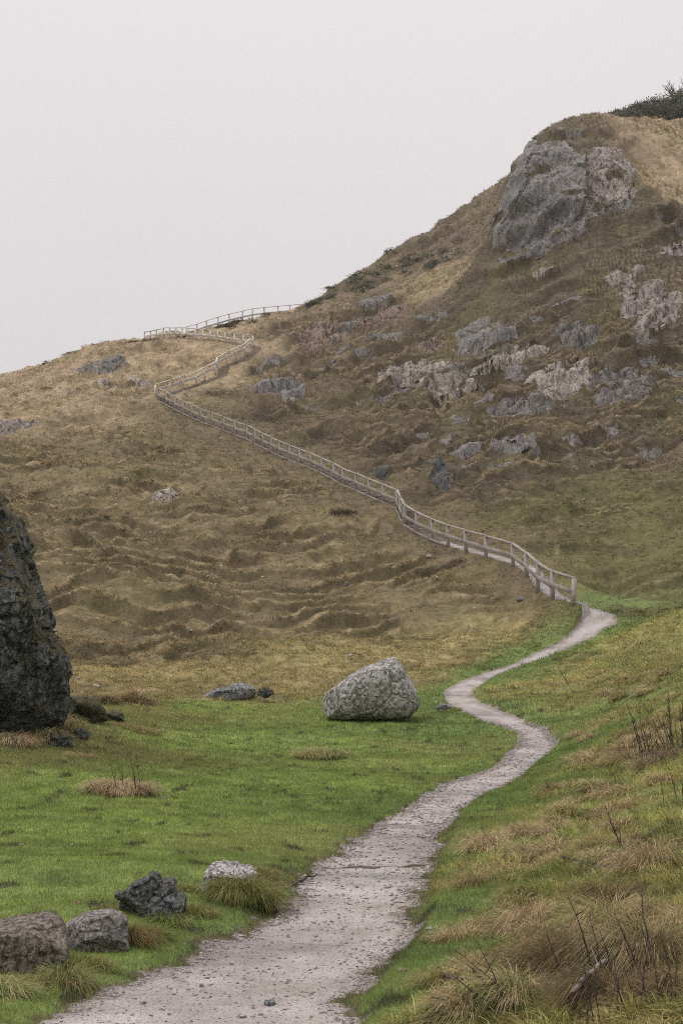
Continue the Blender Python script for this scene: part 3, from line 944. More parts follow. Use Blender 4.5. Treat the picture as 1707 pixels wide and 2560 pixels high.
tag(submesh('ground', veg & (fr_r < 52), M_GROUND), 'green meadow and rough grassy bank in the valley bottom', 'ground', kind='structure')
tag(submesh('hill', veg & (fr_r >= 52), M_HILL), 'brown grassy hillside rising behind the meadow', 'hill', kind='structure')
wear_ = np.repeat((sstep(.62, 1.08, ee + .25 * n2(V[..., 0].ravel() / .5, V[..., 1].ravel() / .5, 161).reshape(NA, NR))).ravel()[:, None], 3, 1)
tag(submesh('path', fpth, M_PATH, True, wear_), 'pale pinkish gravel footpath winding across the meadow and up behind the fence', 'path', kind='structure')
# land beyond, out of sight, reaching the horizon
_b0 = 3000.0
_ang = np.linspace(0, 2 * pi, 49)[:-1]
_ring = [np.array([[0, 0, -7.0]])] + [np.stack([np.cos(_ang) * r_, np.sin(_ang) * r_, np.full(48, -7.0)], 1) for r_ in (60, 300, 3000)]
_vv = np.vstack(_ring)
_tt = [(0, 1 + k, 1 + (k + 1) % 48) for k in range(48)]
for b_ in (1, 49):
    for k in range(48):
        a_, c_ = b_ + k, b_ + (k + 1) % 48
        _tt += [(a_, a_ + 48, c_ + 48), (a_, c_ + 48, c_)]
o_ = mesh_np('terrain', _vv, np.array(_tt), M_HILL, np.tile(np.array([.12, .12, .05]), (len(_vv), 1)))
tag(o_, 'lower land stretching away to the horizon', 'terrain', kind='structure')

# ------------------------------------------------------------------ grass blades
qc = VF[Q].mean(1)
e1 = VF[Q[:, 1]] - VF[Q[:, 0]]; e2 = VF[Q[:, 3]] - VF[Q[:, 0]]
farea = np.linalg.norm(np.cross(e1, e2), axis=1)
faz = np.arctan2(qc[:, 0], qc[:, 1])
fn = nrm.reshape(-1, 3)[Q[:, 0]]
tov = -qc / np.linalg.norm(qc, axis=1, keepdims=True)
facing = (fn * tov).sum(1)
BLEN = att[..., 5].ravel()[Q[:, 0]]
frF, amF, eF = frg.ravel()[Q[:, 0]], amtg.ravel()[Q[:, 0]], ee.ravel()[Q[:, 0]]
fcol = CT[Q[:, 0]]


def sample(weight, n):
    c = np.cumsum(weight); tot = c[-1]
    k = np.searchsorted(c, np.sort(rng.random(n)) * tot)
    k = np.clip(k, 0, len(weight) - 1)
    u, v = rng.random(n)[:, None], rng.random(n)[:, None]
    a, b, c_, d_ = [VF[Q[k, j]] for j in range(4)]
    return k, (a * (1 - u) + b * u) * (1 - v) + (d_ * (1 - u) + c_ * u) * v


def blades(name, P, D, L, W, col, label, cat, segs=2, droop=.5, kind='stuff', parent=None, mat=None):
    """P base, D unit growth direction, L length, W width (arrays)"""
    n = len(P)
    th = rng.random(n) * 2 * pi
    sd = np.stack([np.cos(th), np.sin(th), np.zeros(n)], 1)
    out = D.copy(); out[:, 2] = 0
    ln = np.linalg.norm(out, axis=1, keepdims=True) + 1e-6
    out = out / ln
    L = L[:, None]; W = W[:, None]
    if segs == 1:
        tip = P + D * L
        VV = np.stack([P - sd * W / 2, P + sd * W / 2, tip], 1).reshape(-1, 3)
        T = np.arange(3 * n).reshape(n, 3)
        cc = np.repeat(col, 3, 0)
    else:
        m_ = P + D * L * .55
        dr = droop * L
        tip = m_ + D * L * .45 + out * dr * .45 - np.array([0, 0, 1]) * dr * .55
        VV = np.stack([P - sd * W / 2, P + sd * W / 2, m_ - sd * W * .38, m_ + sd * W * .38, tip], 1).reshape(-1, 3)
        k = 5 * np.arange(n)[:, None]
        T = np.concatenate([k + np.array([0, 1, 3]), k + np.array([0, 3, 2]), k + np.array([2, 3, 4])], 1).reshape(-1, 3)
        cc = np.repeat(col, 5, 0)
    o = mesh_np(name, VV, T, mat or M_GRASS, cc, parent=parent)
    if kind:
        tag(o, label, cat, kind=kind)
    return o


def lean_dirs(n, nor, amount):
    D = nor * .4 + np.array([0, 0, .6]) + rng.normal(size=(n, 3)) * amount
    return D / np.linalg.norm(D, axis=1, keepdims=True)


def tint(c, n, v=.22, h=.08):
    return np.clip(c * (1 + rng.normal(size=(n, 1)) * v) * (1 + rng.normal(size=(n, 3)) * h), .01, .7)


inview = (np.abs(faz) < .262) & (facing > -.15) & veg
# --- meadow
greenish = (fr_r < 52) & (att[..., 0].ravel()[Q[:, 0]] < .235)
w = farea * inview * greenish * (fr_r > 4.5) / np.clip(fr_r / 8, .6, 9) ** 1.5 * (eF > 1.03)
n = 420000
k, P = sample(w, n)
r = fr_r[k]
L = (.026 + .014 * rng.random(n)) * (.7 + 1.2 * BLEN[k]) * np.clip(r / 16, .8, 1.4)
W = np.clip(.55 * r / 1420, .0035, .02)
blades('meadow_grass', P, lean_dirs(n, fn[k], .35), L, W, tint(fcol[k], n, .22, .08) * 1.15 * (1 + .20 * n2(P[:, 0] / .16, P[:, 1] / .16, 66)[:, None]), 'short green grass of the meadow', 'grass', segs=1)
# --- rough bank and slope foot
rough = (fr_r < 60) & ~greenish
w = farea * inview * rough * (fr_r > 4) / np.clip(fr_r / 8, .5, 9) ** 1.4 * (eF > 1.05)
n = 360000
nc_ = n // 10
k, P = sample(w, nc_)
k = np.repeat(k, 10); P = np.repeat(P, 10, 0)
P = P + rng.normal(size=(n, 3)) * np.array([.035, .035, .006]) * np.clip(fr_r[k] / 12, .7, 3)[:, None]
ctint = np.repeat(np.clip(1 + rng.normal(size=(nc_, 1)) * .36, .35, 2.0), 10, 0) * (1 + np.repeat(rng.normal(size=(nc_, 3)) * np.array([.10, .04, .08]), 10, 0))
clean = np.repeat(rng.normal(size=(nc_, 3)) * .3, 10, 0)
r = fr_r[k]
cl = fbm2(P[:, 0] / .5, P[:, 1] / .5, 2, 61)
L = (.06 + .08 * rng.random(n)) * (.45 + .7 * np.clip(.5 + cl, 0, 1.4)) * np.interp(r, [10, 20, 40, 55], [.95, 1.2, 1.2, .9])
W = np.clip(.6 * r / 1420, .004, .026)
comb = np.stack([-.55 + .6 * n2(P[:, 0] / .9, P[:, 1] / .9, 62), -.35 + .6 * n2(P[:, 0] / .9, P[:, 1] / .9, 63), np.zeros(n)], 1)
D = lean_dirs(n, fn[k], .3) + comb * .6 + clean
D /= np.linalg.norm(D, axis=1, keepdims=True)
blades('rough_grass', P, D, L, W, np.clip(tint(fcol[k], n, .2, .06) * ctint * 1.2, .01, .7), 'rough yellow green and straw grass on the bank', 'grass', segs=2, droop=.45)
# --- hillsides
w = farea * inview * (fr_r >= 52) * (fr_r < 178) / np.clip(fr_r / 60, .8, 5) ** 1.1 * (.6 + 5.0 * sstep(.86, .96, frF) * amF) * np.where(frok, 0, 1)
n = 480000
nc_ = n // 8
k, P = sample(w, nc_)
k = np.repeat(k, 8); P = np.repeat(P, 8, 0)
cj = np.repeat(np.clip(fr_r[k[::8]] / 90, .6, 1.6), 8)[:, None]
P = P + rng.normal(size=(n, 3)) * np.array([.09, .09, .02]) * cj
ctint = np.repeat(np.clip(1 + rng.normal(size=(nc_, 1)) * .20, .5, 1.6), 8, 0) * (1 + np.repeat(rng.normal(size=(nc_, 3)) * .05, 8, 0))
clen = np.repeat((.6 + .8 * rng.random(nc_)) * np.where(rng.random(nc_) < .14, 2.3, 1), 8)
r = fr_r[k]
L = clen * (.035 + .055 * rng.random(n)) * np.clip(r / 90, .75, 1.25) * (1 + 1.5 * sstep(.84, .95, frF[k]) * amF[k])
W = np.clip(.7 * r / 1420, .02, .085)
D = lean_dirs(n, fn[k], .3) + np.repeat(rng.normal(size=(nc_, 3)) * .3, 8, 0)
D[:, 2] -= .6 * sstep(.84, .95, frF[k]) * amF[k]
D[:, :2] += fn[k][:, :2] * .5
D /= np.linalg.norm(D, axis=1, keepdims=True)
blades('hill_grass', P, D, L, W, np.clip(tint(fcol[k], n, .16, .05) * ctint * 1.3, .01, .7), 'dead straw and olive grass covering the hillsides', 'grass', segs=1)

# ------------------------------------------------------------------ generic solids
def tube(path, radii, sides=6):
    path = np.asarray(path, float); n = len(path)
    T = np.gradient(path, axis=0); T /= np.linalg.norm(T, axis=1, keepdims=True) + 1e-9
    ref = np.array([0.31, .87, .39])
    U = np.cross(T, ref); U /= np.linalg.norm(U, axis=1, keepdims=True) + 1e-9
    W_ = np.cross(T, U)
    a = np.linspace(0, 2 * pi, sides, endpoint=False)
    ring = path[:, None] + (U[:, None] * np.cos(a)[None, :, None] + W_[:, None] * np.sin(a)[None, :, None]) * np.asarray(radii)[:, None, None]
    Vt = ring.reshape(-1, 3)
    F_ = []
    for i in range(n - 1):
        for j in range(sides):
            a0, a1 = i * sides + j, i * sides + (j + 1) % sides
            F_ += [(a0, a1, a1 + sides), (a0, a1 + sides, a0 + sides)]
    c0, c1 = len(Vt), len(Vt) + 1
    Vt = np.vstack([Vt, path[0], path[-1]])
    for j in range(sides):
        F_ += [(c0, (j + 1) % sides, j), (c1, (n - 1) * sides + j, (n - 1) * sides + (j + 1) % sides)]
    return Vt, np.array(F_)


class MB:
    def __init__(self):
        self.v, self.t, self.n = [], [], 0

    def add(self, v, t):
        self.v.append(np.asarray(v, float)); self.t.append(np.asarray(t) + self.n); self.n += len(v)

    def build(self, name, mat, parent=None, smooth=False, col=None):
        return mesh_np(name, np.vstack(self.v), np.vstack(self.t), mat, col, smooth, parent)


def beam(a, b, w, h, up=(0, 0, 1), bev=.12):
    """plank from a to b: bevelled eight-sided section, w across, h along up"""
    a, b = np.asarray(a, float), np.asarray(b, float)
    T = b - a; T /= np.linalg.norm(T)
    up = np.asarray(up, float)
    Sd = np.cross(T, up); Sd /= np.linalg.norm(Sd)
    Up = np.cross(Sd, T)
    c = bev * min(w, h)
    sec = [(-w / 2 + c, -h / 2), (w / 2 - c, -h / 2), (w / 2, -h / 2 + c), (w / 2, h / 2 - c), (w / 2 - c, h / 2), (-w / 2 + c, h / 2), (-w / 2, h / 2 - c), (-w / 2, -h / 2 + c)]
    Vt = np.array([p + Sd * x + Up * y for p in (a, b) for x, y in sec])
    F_ = []
    for j in range(8):
        k_ = (j + 1) % 8
        F_ += [(j, k_, 8 + k_), (j, 8 + k_, 8 + j)]
    for j in range(1, 7):
        F_ += [(0, j + 1, j), (8, 8 + j, 8 + j + 1)]
    return Vt, np.array(F_)


# ------------------------------------------------------------------ fences
def fence(posts, label, mat, group='runs of the post and rail fence', kick=(), top=1.12, psize=.17, first=None, rails=(1.12, .58), smooth_=True, corner=None):
    XY = np.array([at(*p)[:2] for p in posts])
    Z = height(XY[:, 0], XY[:, 1])
    if smooth_:
        Z = np.convolve(np.pad(Z, 2, mode='reflect', reflect_type='odd'), [.1, .2, .4, .2, .1], 'valid')
    root = empty('wooden_fence', (XY[0, 0], XY[0, 1], Z[0]), label=label, cat='fence', group=group)
    inv = np.array([XY[0, 0], XY[0, 1], Z[0]])
    tops = []
    for i in range(len(XY)):
        T = XY[min(i + 1, len(XY) - 1)] - XY[max(i - 1, 0)]
        T /= np.linalg.norm(T)
        tx, ty = rng.normal() * .035, rng.normal() * .03
        a = np.array([XY[i, 0], XY[i, 1], Z[i] - .25])
        b = np.array([XY[i, 0] + tx, XY[i, 1] + ty, Z[i] + top - .03 + rng.normal() * .012])
        ps_ = corner if corner and i == len(XY) - 1 else psize * (.92 + .16 * rng.random())
        v, t = beam(a, b, ps_, ps_, up=(T[0], T[1], 0))
        mesh_np('post', v - inv, t, mat, parent=root)
        tops.append(b)
    if first:
        pass
    for i in range(len(XY) - 1):
        T = XY[i + 1] - XY[i]; T /= np.linalg.norm(T)
        nrm_ = np.array([-T[1], T[0], 0])       # walker's far side
        face = -nrm_ * 0 + np.array([T[1], -T[0], 0]) * -(psize / 2 + .022)
        jit = rng.normal(size=4) * .012
        v, t = beam(tops[i] + np.array([0, 0, .028 + jit[0]]), tops[i + 1] + np.array([0, 0, .028 + jit[1]]), .15, .07)
        mesh_np('rail', v - inv, t, mat, parent=root)
        za, zb = Z[i] + rails[1] + jit[2], Z[i + 1] + rails[1] + jit[3]
        v, t = beam(np.array([*XY[i], za]) + face, np.array([*XY[i + 1], zb]) + face, .045, .19)
        mesh_np('rail', v - inv, t, mat, parent=root)
        if i in kick:
            v, t = beam(np.array([*XY[i], Z[i] + .06]) + face, np.array([*XY[i + 1], Z[i + 1] + .06]) + face, .04, .11)
            mesh_np('gravel_board', v - inv, t, mat, parent=root)
    return root


fence(LOWER, 'long weathered post and rail fence climbing beside the steps from the gravel path', M_WOOD, kick=set(range(7, 36)))
fence(MIDDLE, 'pale fence snaking up from the bend towards the saddle', M_WOODP, psize=.14)
fence(UPPER, 'pale fence crossing the saddle back to the tall corner post', M_WOODP, psize=.15, top=1.2, corner=.22)
fence([UPPER[-1]] + LEFTEND, 'short fence dropping out of sight left of the tall corner post', M_WOODP, psize=.14)
fence(SKYLINE, 'thin pale fence along the skyline behind the saddle', M_WOODP, psize=.14, top=1.3)

# ------------------------------------------------------------------ steps on the fenced path
def steps(i0_, i1_, n, label):
    seg = PATH[260:460]
    a, b = lowXY[i0_], lowXY[i1_]
    ka = ((seg[:, :2] - a) ** 2).sum(1).argmin(); kb = ((seg[:, :2] - b) ** 2).sum(1).argmin()
    kk = np.linspace(ka, kb, n)
    root = None
    for q, kf in enumerate(kk):
        k_ = int(round(kf)); k_ = min(max(k_, 1), 198)
        c = seg[k_, :2]; T = seg[k_ + 1, :2] - seg[k_ - 1, :2]; T /= np.linalg.norm(T)
        sd = np.array([T[1], -T[0]])
        z = onground(*c)
        if root is None:
            root = empty('timber_steps', (c[0], c[1], z), label=label, cat='steps', group='flights of timber steps')
            inv = np.array([c[0], c[1], z])
        A_ = np.array([*(c - sd * .44), z + .02]); B_ = np.array([*(c + sd * .44), z + .02])
        v, t = beam(A_, B_, .09, .19)
        mesh_np('step', v - inv, t, M_STEP, parent=root)


steps(8, 10, 8, 'short flight of timber steps below the sharp kink of the fence')
steps(12, 16, 9, 'timber steps above the sharp kink of the fence')
steps(17, 25, 20, 'long flight of pale timber steps in the middle of the climb')
steps(26, 34, 20, 'topmost timber steps just below the fence bend')

# ------------------------------------------------------------------ rocks
def inflate(outline, depth, ex=.75, nt_=90, nphi=60):
    """rock body from a side outline (list of x,z in metres): full thickness, boxy section"""
    o = np.asarray(outline, float)
    c = o.mean(0)
    q = o - c
    ang = np.arctan2(q[:, 1], q[:, 0]); rad = np.hypot(q[:, 0], q[:, 1])
    s = np.argsort(ang); ang, rad = ang[s], rad[s]
    th = np.linspace(-pi, pi, nt_, endpoint=False)
    aa = np.concatenate([ang - 2 * pi, ang, ang + 2 * pi]); xx = np.concatenate([rad * np.cos(ang)] * 3); zz = np.concatenate([rad * np.sin(ang)] * 3)
    # walk the outline polygon rather than the polar radius, so flat sides stay flat
    ox, oz = np.interp(th, aa, xx), np.interp(th, aa, zz)
    ph = np.linspace(-pi / 2, pi / 2, nphi + 2)[1:-1]
    cp = np.abs(np.cos(ph)) ** ex; sp = np.sign(np.sin(ph)) * np.abs(np.sin(ph)) ** ex
    Vr = np.stack([c[0] + ox[:, None] * cp, np.broadcast_to(depth * sp, (nt_, nphi)), c[1] + oz[:, None] * cp], -1).reshape(-1, 3)
    F_ = []
    i, j = np.meshgrid(np.arange(nt_), np.arange(nphi - 1), indexing='ij')
    a_ = (i * nphi + j).ravel(); b_ = (((i + 1) % nt_) * nphi + j).ravel()
    F_ = np.concatenate([np.stack([a_, b_ + 1, b_], 1), np.stack([a_, a_ + 1, b_ + 1], 1)])
    p0, p1 = len(Vr), len(Vr) + 1
    Vr = np.vstack([Vr, [[c[0], -depth, c[1]], [c[0], depth, c[1]]]])
    ii = np.arange(nt_)
    F_ = np.vstack([F_, np.stack([np.full(nt_, p0), ii * nphi, ((ii + 1) % nt_) * nphi], 1), np.stack([np.full(nt_, p1), ((ii + 1) % nt_) * nphi + nphi - 1, ii * nphi + nphi - 1], 1)])
    return Vr, F_


def vnormals(Vr, T):
    fn_ = np.cross(Vr[T[:, 1]] - Vr[T[:, 0]], Vr[T[:, 2]] - Vr[T[:, 0]])
    vn = np.zeros_like(Vr)
    for j in range(3):
        np.add.at(vn, T[:, j], fn_)
    return vn / (np.linalg.norm(vn, axis=1, keepdims=True) + 1e-12)


def rock(name, outline, d, depth, mat, label, cat='rock', rough=.06, cell=.08, seed=1, ex=.7, res=(110, 70), group=None, cs=.35, squash=1, sink=0, freq=1.0, cuts=6, cutd=(.62, .9), big_=None):
    """outline in 1568 notes, placed at distance d with real thickness"""
    pts_ = np.array([A(x, y, d) for x, y in outline])
    c = pts_.mean(0)
    az_ = math.atan2(c[0], c[1])
    vx_, vn_ = np.array([cos(az_), -sin(az_), 0]), np.array([sin(az_), cos(az_), 0])
    dist_ = c @ vn_
    pts_ = np.array([p_ * (dist_ / (p_ @ vn_)) for p_ in pts_])
    c = pts_.mean(0)
    hx_ = (pts_ - c) @ vx_
    size = np.ptp(hx_)
    Vr, T = inflate(np.stack([hx_, pts_[:, 2] - c[2]], 1), depth, ex, *res)
    cr = np.random.default_rng(seed + 500)
    for _q in range(cuts):
        pn = np.array([cr.normal() * .7, -abs(cr.normal()) * .8 - .35 if _q % 4 else .8, cr.normal() * .6 + .25])
        pn /= np.linalg.norm(pn)
        sp = Vr @ pn
        over = np.maximum(sp - sp.max() * cr.uniform(*cutd), 0)
        Vr = Vr - pn * over[:, None] * .96
    nn = vnormals(Vr, T)
    if nn[:, 1][Vr[:, 1].argmin()] > 0:
        T = T[:, ::-1]; nn = -nn
    q = Vr / size * freq + seed * 7.3
    f = fbm3(q[:, 0] * 2.2, q[:, 1] * 2.2, q[:, 2] * 2.2, 5, seed)
    rd = ridged3(q[:, 0] * 3.1, q[:, 1] * 3.1, q[:, 2] * 3.1, 4, seed + 3) - .8
    ce = cells3(q / cs * np.array([1, 1, 1.5]), seed) - .5
    ce2 = cells3(q / (cs * .45), seed + 1) - .5
    if big_:
        bc = cells3((Vr / big_ + .3 * f[:, None]) * np.array([1, 1, .8]), seed + 9) - .5
        Vr = Vr + nn * (big_ * .42 * bc)[:, None]
    Vr = Vr + nn * (size * (rough * f + rough * .5 * rd + cell * ce + cell * .45 * ce2))[:, None]
    me = mesh_np(name, Vr, T, mat, smooth=True)
    me.location = (c[0], c[1], c[2] - sink)
    me.rotation_euler = (0, 0, -az_)
    tag(me, label, cat, group)
    return me


M_BOULDER = rock_mat('lichened_granite', (.22, .205, .19), (.32, .30, .28), (.40, .375, .35), (.56, .55, .52), .55, 1.25, .0, blotch=None, dark=(.085, .085, .07))
M_DARK = rock_mat('dark_mossy_slate', (.055, .058, .055), (.10, .106, .102), (.19, .20, .195), (.27, .30, .29), .42, .9, .72, (.085, .07, .032), blotch=(.12, .14, .135), dark=(.018, .018, .016))
M_R1 = rock_mat('brown_sandstone', (.135, .112, .092), (.205, .172, .145), (.265, .225, .19), (.34, .29, .24), .25, 4.0, .0, dark=(.05, .04, .03))
M_R2 = rock_mat('grey_lichen_stone', (.17, .15, .135), (.25, .225, .205), (.32, .29, .27), (.58, .56, .53), .35, 4.0, .0, blotch=(.085, .10, .11), dark=(.07, .062, .055))
M_R3 = rock_mat('slate_with_quartz', (.05, .05, .047), (.10, .10, .095), (.17, .17, .165), (.40, .43, .44), .3, 4.2, .35, (.11, .09, .025), blotch=(.27, .31, .32), dark=(.025, .024, .02))
M_R4 = rock_mat('white_quartz_rock', (.20, .18, .175), (.42, .39, .38), (.60, .57, .56), (.68, .66, .65), .6, 4.2, .0, blotch=(.11, .105, .11), dark=(.08, .07, .068))
M_SLAB = rock_mat('layered_slab', (.12, .125, .13), (.21, .22, .225), (.30, .31, .31), (.42, .43, .42), .35, 1.6, .2, (.11, .10, .03), dark=(.05, .05, .05))
M_PALE = rock_mat('pale_stone', (.34, .30, .28), (.46, .42, .39), (.58, .54, .51), (.62, .6, .57), .5, 6, dark=(.2, .17, .15))
M_GREYST = rock_mat('slate_stone', (.13, .14, .15), (.20, .22, .23), (.30, .32, .33), (.45, .46, .46), .3, 6, dark=(.06, .06, .06))
M_REDST = rock_mat('red_stone', (.26, .15, .11), (.35, .22, .17), (.42, .30, .25), (.5, .42, .38), .2, 6, dark=(.14, .09, .07))

rock('boulder', [(738, 1625), (742, 1598), (765, 1578), (800, 1553), (840, 1533), (882, 1511), (906, 1508), (926, 1528), (945, 1562), (957, 1590), (962, 1622), (940, 1645), (850, 1648), (800, 1650), (762, 1650), (748, 1644)],
     40.3, 1.05, M_BOULDER, 'large rounded lichen speckled boulder lying on the green meadow', 'boulder', rough=.02, cell=.012, seed=2, ex=.62, cuts=5, cutd=(.78, .93), res=(170, 110))
OUTC = rock('rock_outcrop', [(-357, 1150), (-177, 1115), (-67, 1120), (-25, 1150), (3, 1182), (29, 1215), (39, 1262), (65, 1290), (81, 1345), (97, 1395), (106, 1425), (101, 1465), (101, 1490), (125, 1520), (134, 1560), (131, 1610), (113, 1650), (73, 1680), (-27, 1715), (-227, 1730), (-387, 1720), (-447, 1400)],
     29.5, 2.2, M_DARK, 'big dark mossy rock outcrop filling the left edge beside the meadow', 'rock outcrop', rough=.010, cell=.030, seed=4, ex=.6, res=(420, 300), cs=.7, freq=5.0, cuts=16, cutd=(.70, .95), big_=1.25)
rock('mossy_rock', [(140, 1648), (150, 1612), (170, 1602), (195, 1600), (222, 1610), (236, 1626), (248, 1652), (200, 1668)],
     33.0, .6, rock_mat('moss_covered_rock', (.05, .05, .03), (.07, .07, .035), (.09, .085, .045), (.12, .11, .05), .3, 1.5, .8, (.06, .06, .022), dark=(.025, .025, .015)),
     'low dark moss covered rock at the foot of the big dark outcrop', 'rock', rough=.05, cell=.05, seed=5)
for q_, (ol_, dd_, lb_) in enumerate([
        ([(236, 1652), (242, 1636), (262, 1630), (284, 1640), (288, 1655), (262, 1662)], 34.0, 'low dark stone right of the moss covered rock'),
        ([(112, 1712), (118, 1684), (140, 1676), (164, 1688), (168, 1714), (140, 1722)], 28.6, 'dark broken block fallen at the lower right corner of the big dark outcrop'),
        ([(168, 1690), (172, 1676), (190, 1672), (204, 1682), (206, 1694), (186, 1698)], 30.0, 'small dark stone in the grass beside the fallen dark block'),
        ([(-10, 1730), (-6, 1694), (30, 1686), (58, 1700), (62, 1732), (20, 1742)], 27.2, 'dark block at the left edge in front of the big dark outcrop')]):
    rock('rock', ol_, dd_, .28 if q_ != 3 else .4, M_DARK, lb_, 'rock', rough=.03, cell=.05, seed=60 + q_, group='dark rubble at the foot of the left outcrop', res=(70, 44))
rock('rock_slab', [(462, 1602), (490, 1588), (530, 1576), (556, 1571), (580, 1578), (587, 1590), (570, 1606), (500, 1612)],
     46.0, .55, M_SLAB, 'flat layered grey rock slab at the far edge of the meadow', 'rock', rough=.03, cell=.05, seed=6, ex=.6)
rock('rock', [(590, 1596), (594, 1582), (608, 1577), (624, 1584), (632, 1593), (610, 1603)],
     45.5, .22, M_DARK, 'small dark rock lying right of the flat grey slab', 'rock', rough=.06, cell=.08, seed=7)
G5 = 'rocks lining the left side of the path'
rock('rock', [(-90, 2150), (-20, 2128), (60, 2112), (120, 2106), (140, 2112), (150, 2140), (157, 2195), (140, 2235), (40, 2262), (-90, 2270)],
     8.9, .26, M_R1, 'brown flat topped rock at the left edge, nearest of the path side rocks', 'rock', rough=.014, cell=.02, seed=8, ex=.32, freq=1.5, cuts=6, cutd=(.75, .95), group=G5, res=(150, 90))
rock('rock', [(150, 2130), (200, 2098), (250, 2092), (280, 2100), (293, 2112), (296, 2170), (275, 2225), (215, 2240), (165, 2235), (146, 2180)],
     9.5, .2, M_R2, 'grey lichen patched rock just right of the brown flat topped rock', 'rock', rough=.018, cell=.03, seed=9, ex=.42, freq=1.5, cuts=9, group=G5, res=(150, 90))
rock('rock', [(222, 2130), (234, 2088), (262, 2062), (300, 2034), (336, 2018), (352, 2008), (364, 2014), (372, 2036), (390, 2040), (398, 2020), (408, 2026), (420, 2055), (432, 2090), (440, 2140), (400, 2170), (300, 2175), (235, 2165)],
     10.5, .22, M_R3, 'jagged dark slate rock with blue grey quartz faces beside the path', 'rock', rough=.022, cell=.05, seed=10, ex=.55, freq=1.6, cuts=12, cutd=(.5, .85), group=G5, cs=.28, res=(150, 90))
rock('rock', [(440, 2050), (470, 2022), (482, 1990), (510, 1982), (545, 1984), (580, 1994), (605, 2030), (590, 2080), (520, 2090), (450, 2085)],
     11.7, .2, M_R4, 'white and black quartz rock half buried in a turf mound', 'rock', rough=.022, cell=.05, seed=11, ex=.55, freq=1.6, cuts=10, cutd=(.5, .85), group=G5, res=(130, 80))
rock('rock', [(1000, 1626), (1012, 1617), (1028, 1616), (1040, 1622), (1036, 1632), (1010, 1634)], 42.5, .2, M_GREYST, 'small grey rock on a turf hump between boulder and path', 'rock', seed=12, res=(50, 30))
rock('rock', [(975, 1604), (984, 1600), (994, 1601), (998, 1606), (984, 1609)], 46.2, .12, M_GREYST, 'tiny grey stone right of the boulder', 'rock', seed=13, res=(40, 24))
rock('rock', [(996, 1606), (1004, 1602), (1016, 1603), (1020, 1607), (1006, 1610)], 46.0, .12, M_PALE, 'tiny pale flat stone touching the path bend behind the boulder', 'rock', seed=14, res=(40, 24))


def stone(px, py, wpx, hpx, mat, label, group=None, seed=1, name='stone'):
    g = ground(px, py)
    sc = g[1] / F * S
    w_, h_ = wpx * sc, hpx * sc
    an = np.linspace(0, 2 * pi, 11)[:-1]
    rr_ = 1 + .28 * np.random.default_rng(seed).normal(size=10)
    rr_ = np.clip(rr_, .6, 1.4)
    ol = np.stack([np.cos(an) * w_ / 2 * rr_, np.sin(an) * h_ / 2 * rr_], 1)
    Vr, T = inflate(ol, w_ * .4, .65, 28, 16)
    nn = vnormals(Vr, T)
    if nn[:, 1][Vr[:, 1].argmin()] > 0:
        T = T[:, ::-1]
    q = Vr / w_ * 2 + seed * 3.1
    Vr = Vr + vnormals(Vr, T) * (w_ * .10 * (cells3(q * 1.3, seed) - .5))[:, None]
    o = mesh_np(name, Vr, T, mat, smooth=False)
    o.location = (g[0], g[1] + .1 * w_, g[2] + h_ * .22)
    return tag(o, label, 'stone', group)


GM = 'small stones lying on the meadow'
for a in [(178, 2077, 13, 9, M_REDST, 'small reddish stone on the grass above the jagged slate rock', GM, 21),
          (505, 2139, 9, 6, M_REDST, 'small brown stone low on the turf slope beside the path', GM, 22),
          (50, 1941, 9, 6, M_PALE, 'small white stone on the grass at the left edge', GM, 23),
          (165, 1942, 8, 6, M_PALE, 'small white stone below the dead stem clump', GM, 24),
          (462, 1966, 14, 6, M_REDST, 'flat russet stone on the meadow above the quartz rock', GM, 25),
          (378, 1838, 12, 9, M_GREYST, 'blue grey stone at the right of the dead stem clump', GM, 26),
          (603, 1815, 9, 6, M_PALE, 'small pale stone in the middle of the meadow', GM, 27),
          (238, 1734, 8, 5, M_PALE, 'small white stone beside the low brown turf lump', GM, 28),
          (405, 1655, 9, 8, M_GREYST, 'small grey stone standing below the far slope', GM, 29),
          (224, 1580, 10, 9, M_PALE, 'pale angular stone near the dark outcrop foot', GM, 30)]:
    stone(*a)
GP = 'loose stones lying on the path'
for a in [(620, 2308, 26, 14, M_GREYST, 'largest blue grey stone lying on the near path', GP, 31),
          (552, 2338, 22, 10, M_PALE, 'flat whitish stone at the bottom of the path', GP, 32),
          (330, 2306, 12, 7, M_GREYST, 'dark stone at the left of the near path', GP, 33),
          (463, 2268, 11, 8, M_REDST, 'small brown stone in the middle of the near path', GP, 34),
          (985, 2138, 14, 10, M_PALE, 'white stone on the grass edge right of the path', GP, 35),
          (925, 2232, 22, 12, M_REDST, 'brown stone by the right path edge', GP, 36),
          (1050, 1878, 14, 9, M_PALE, 'pale stone on the path where it narrows', GP, 37),
          (690, 2100, 12, 8, M_PALE, 'pale stone at the left rim of the path', GP, 38)]:
    stone(*a)
GH = 'small pale stones scattered on the hillsides'
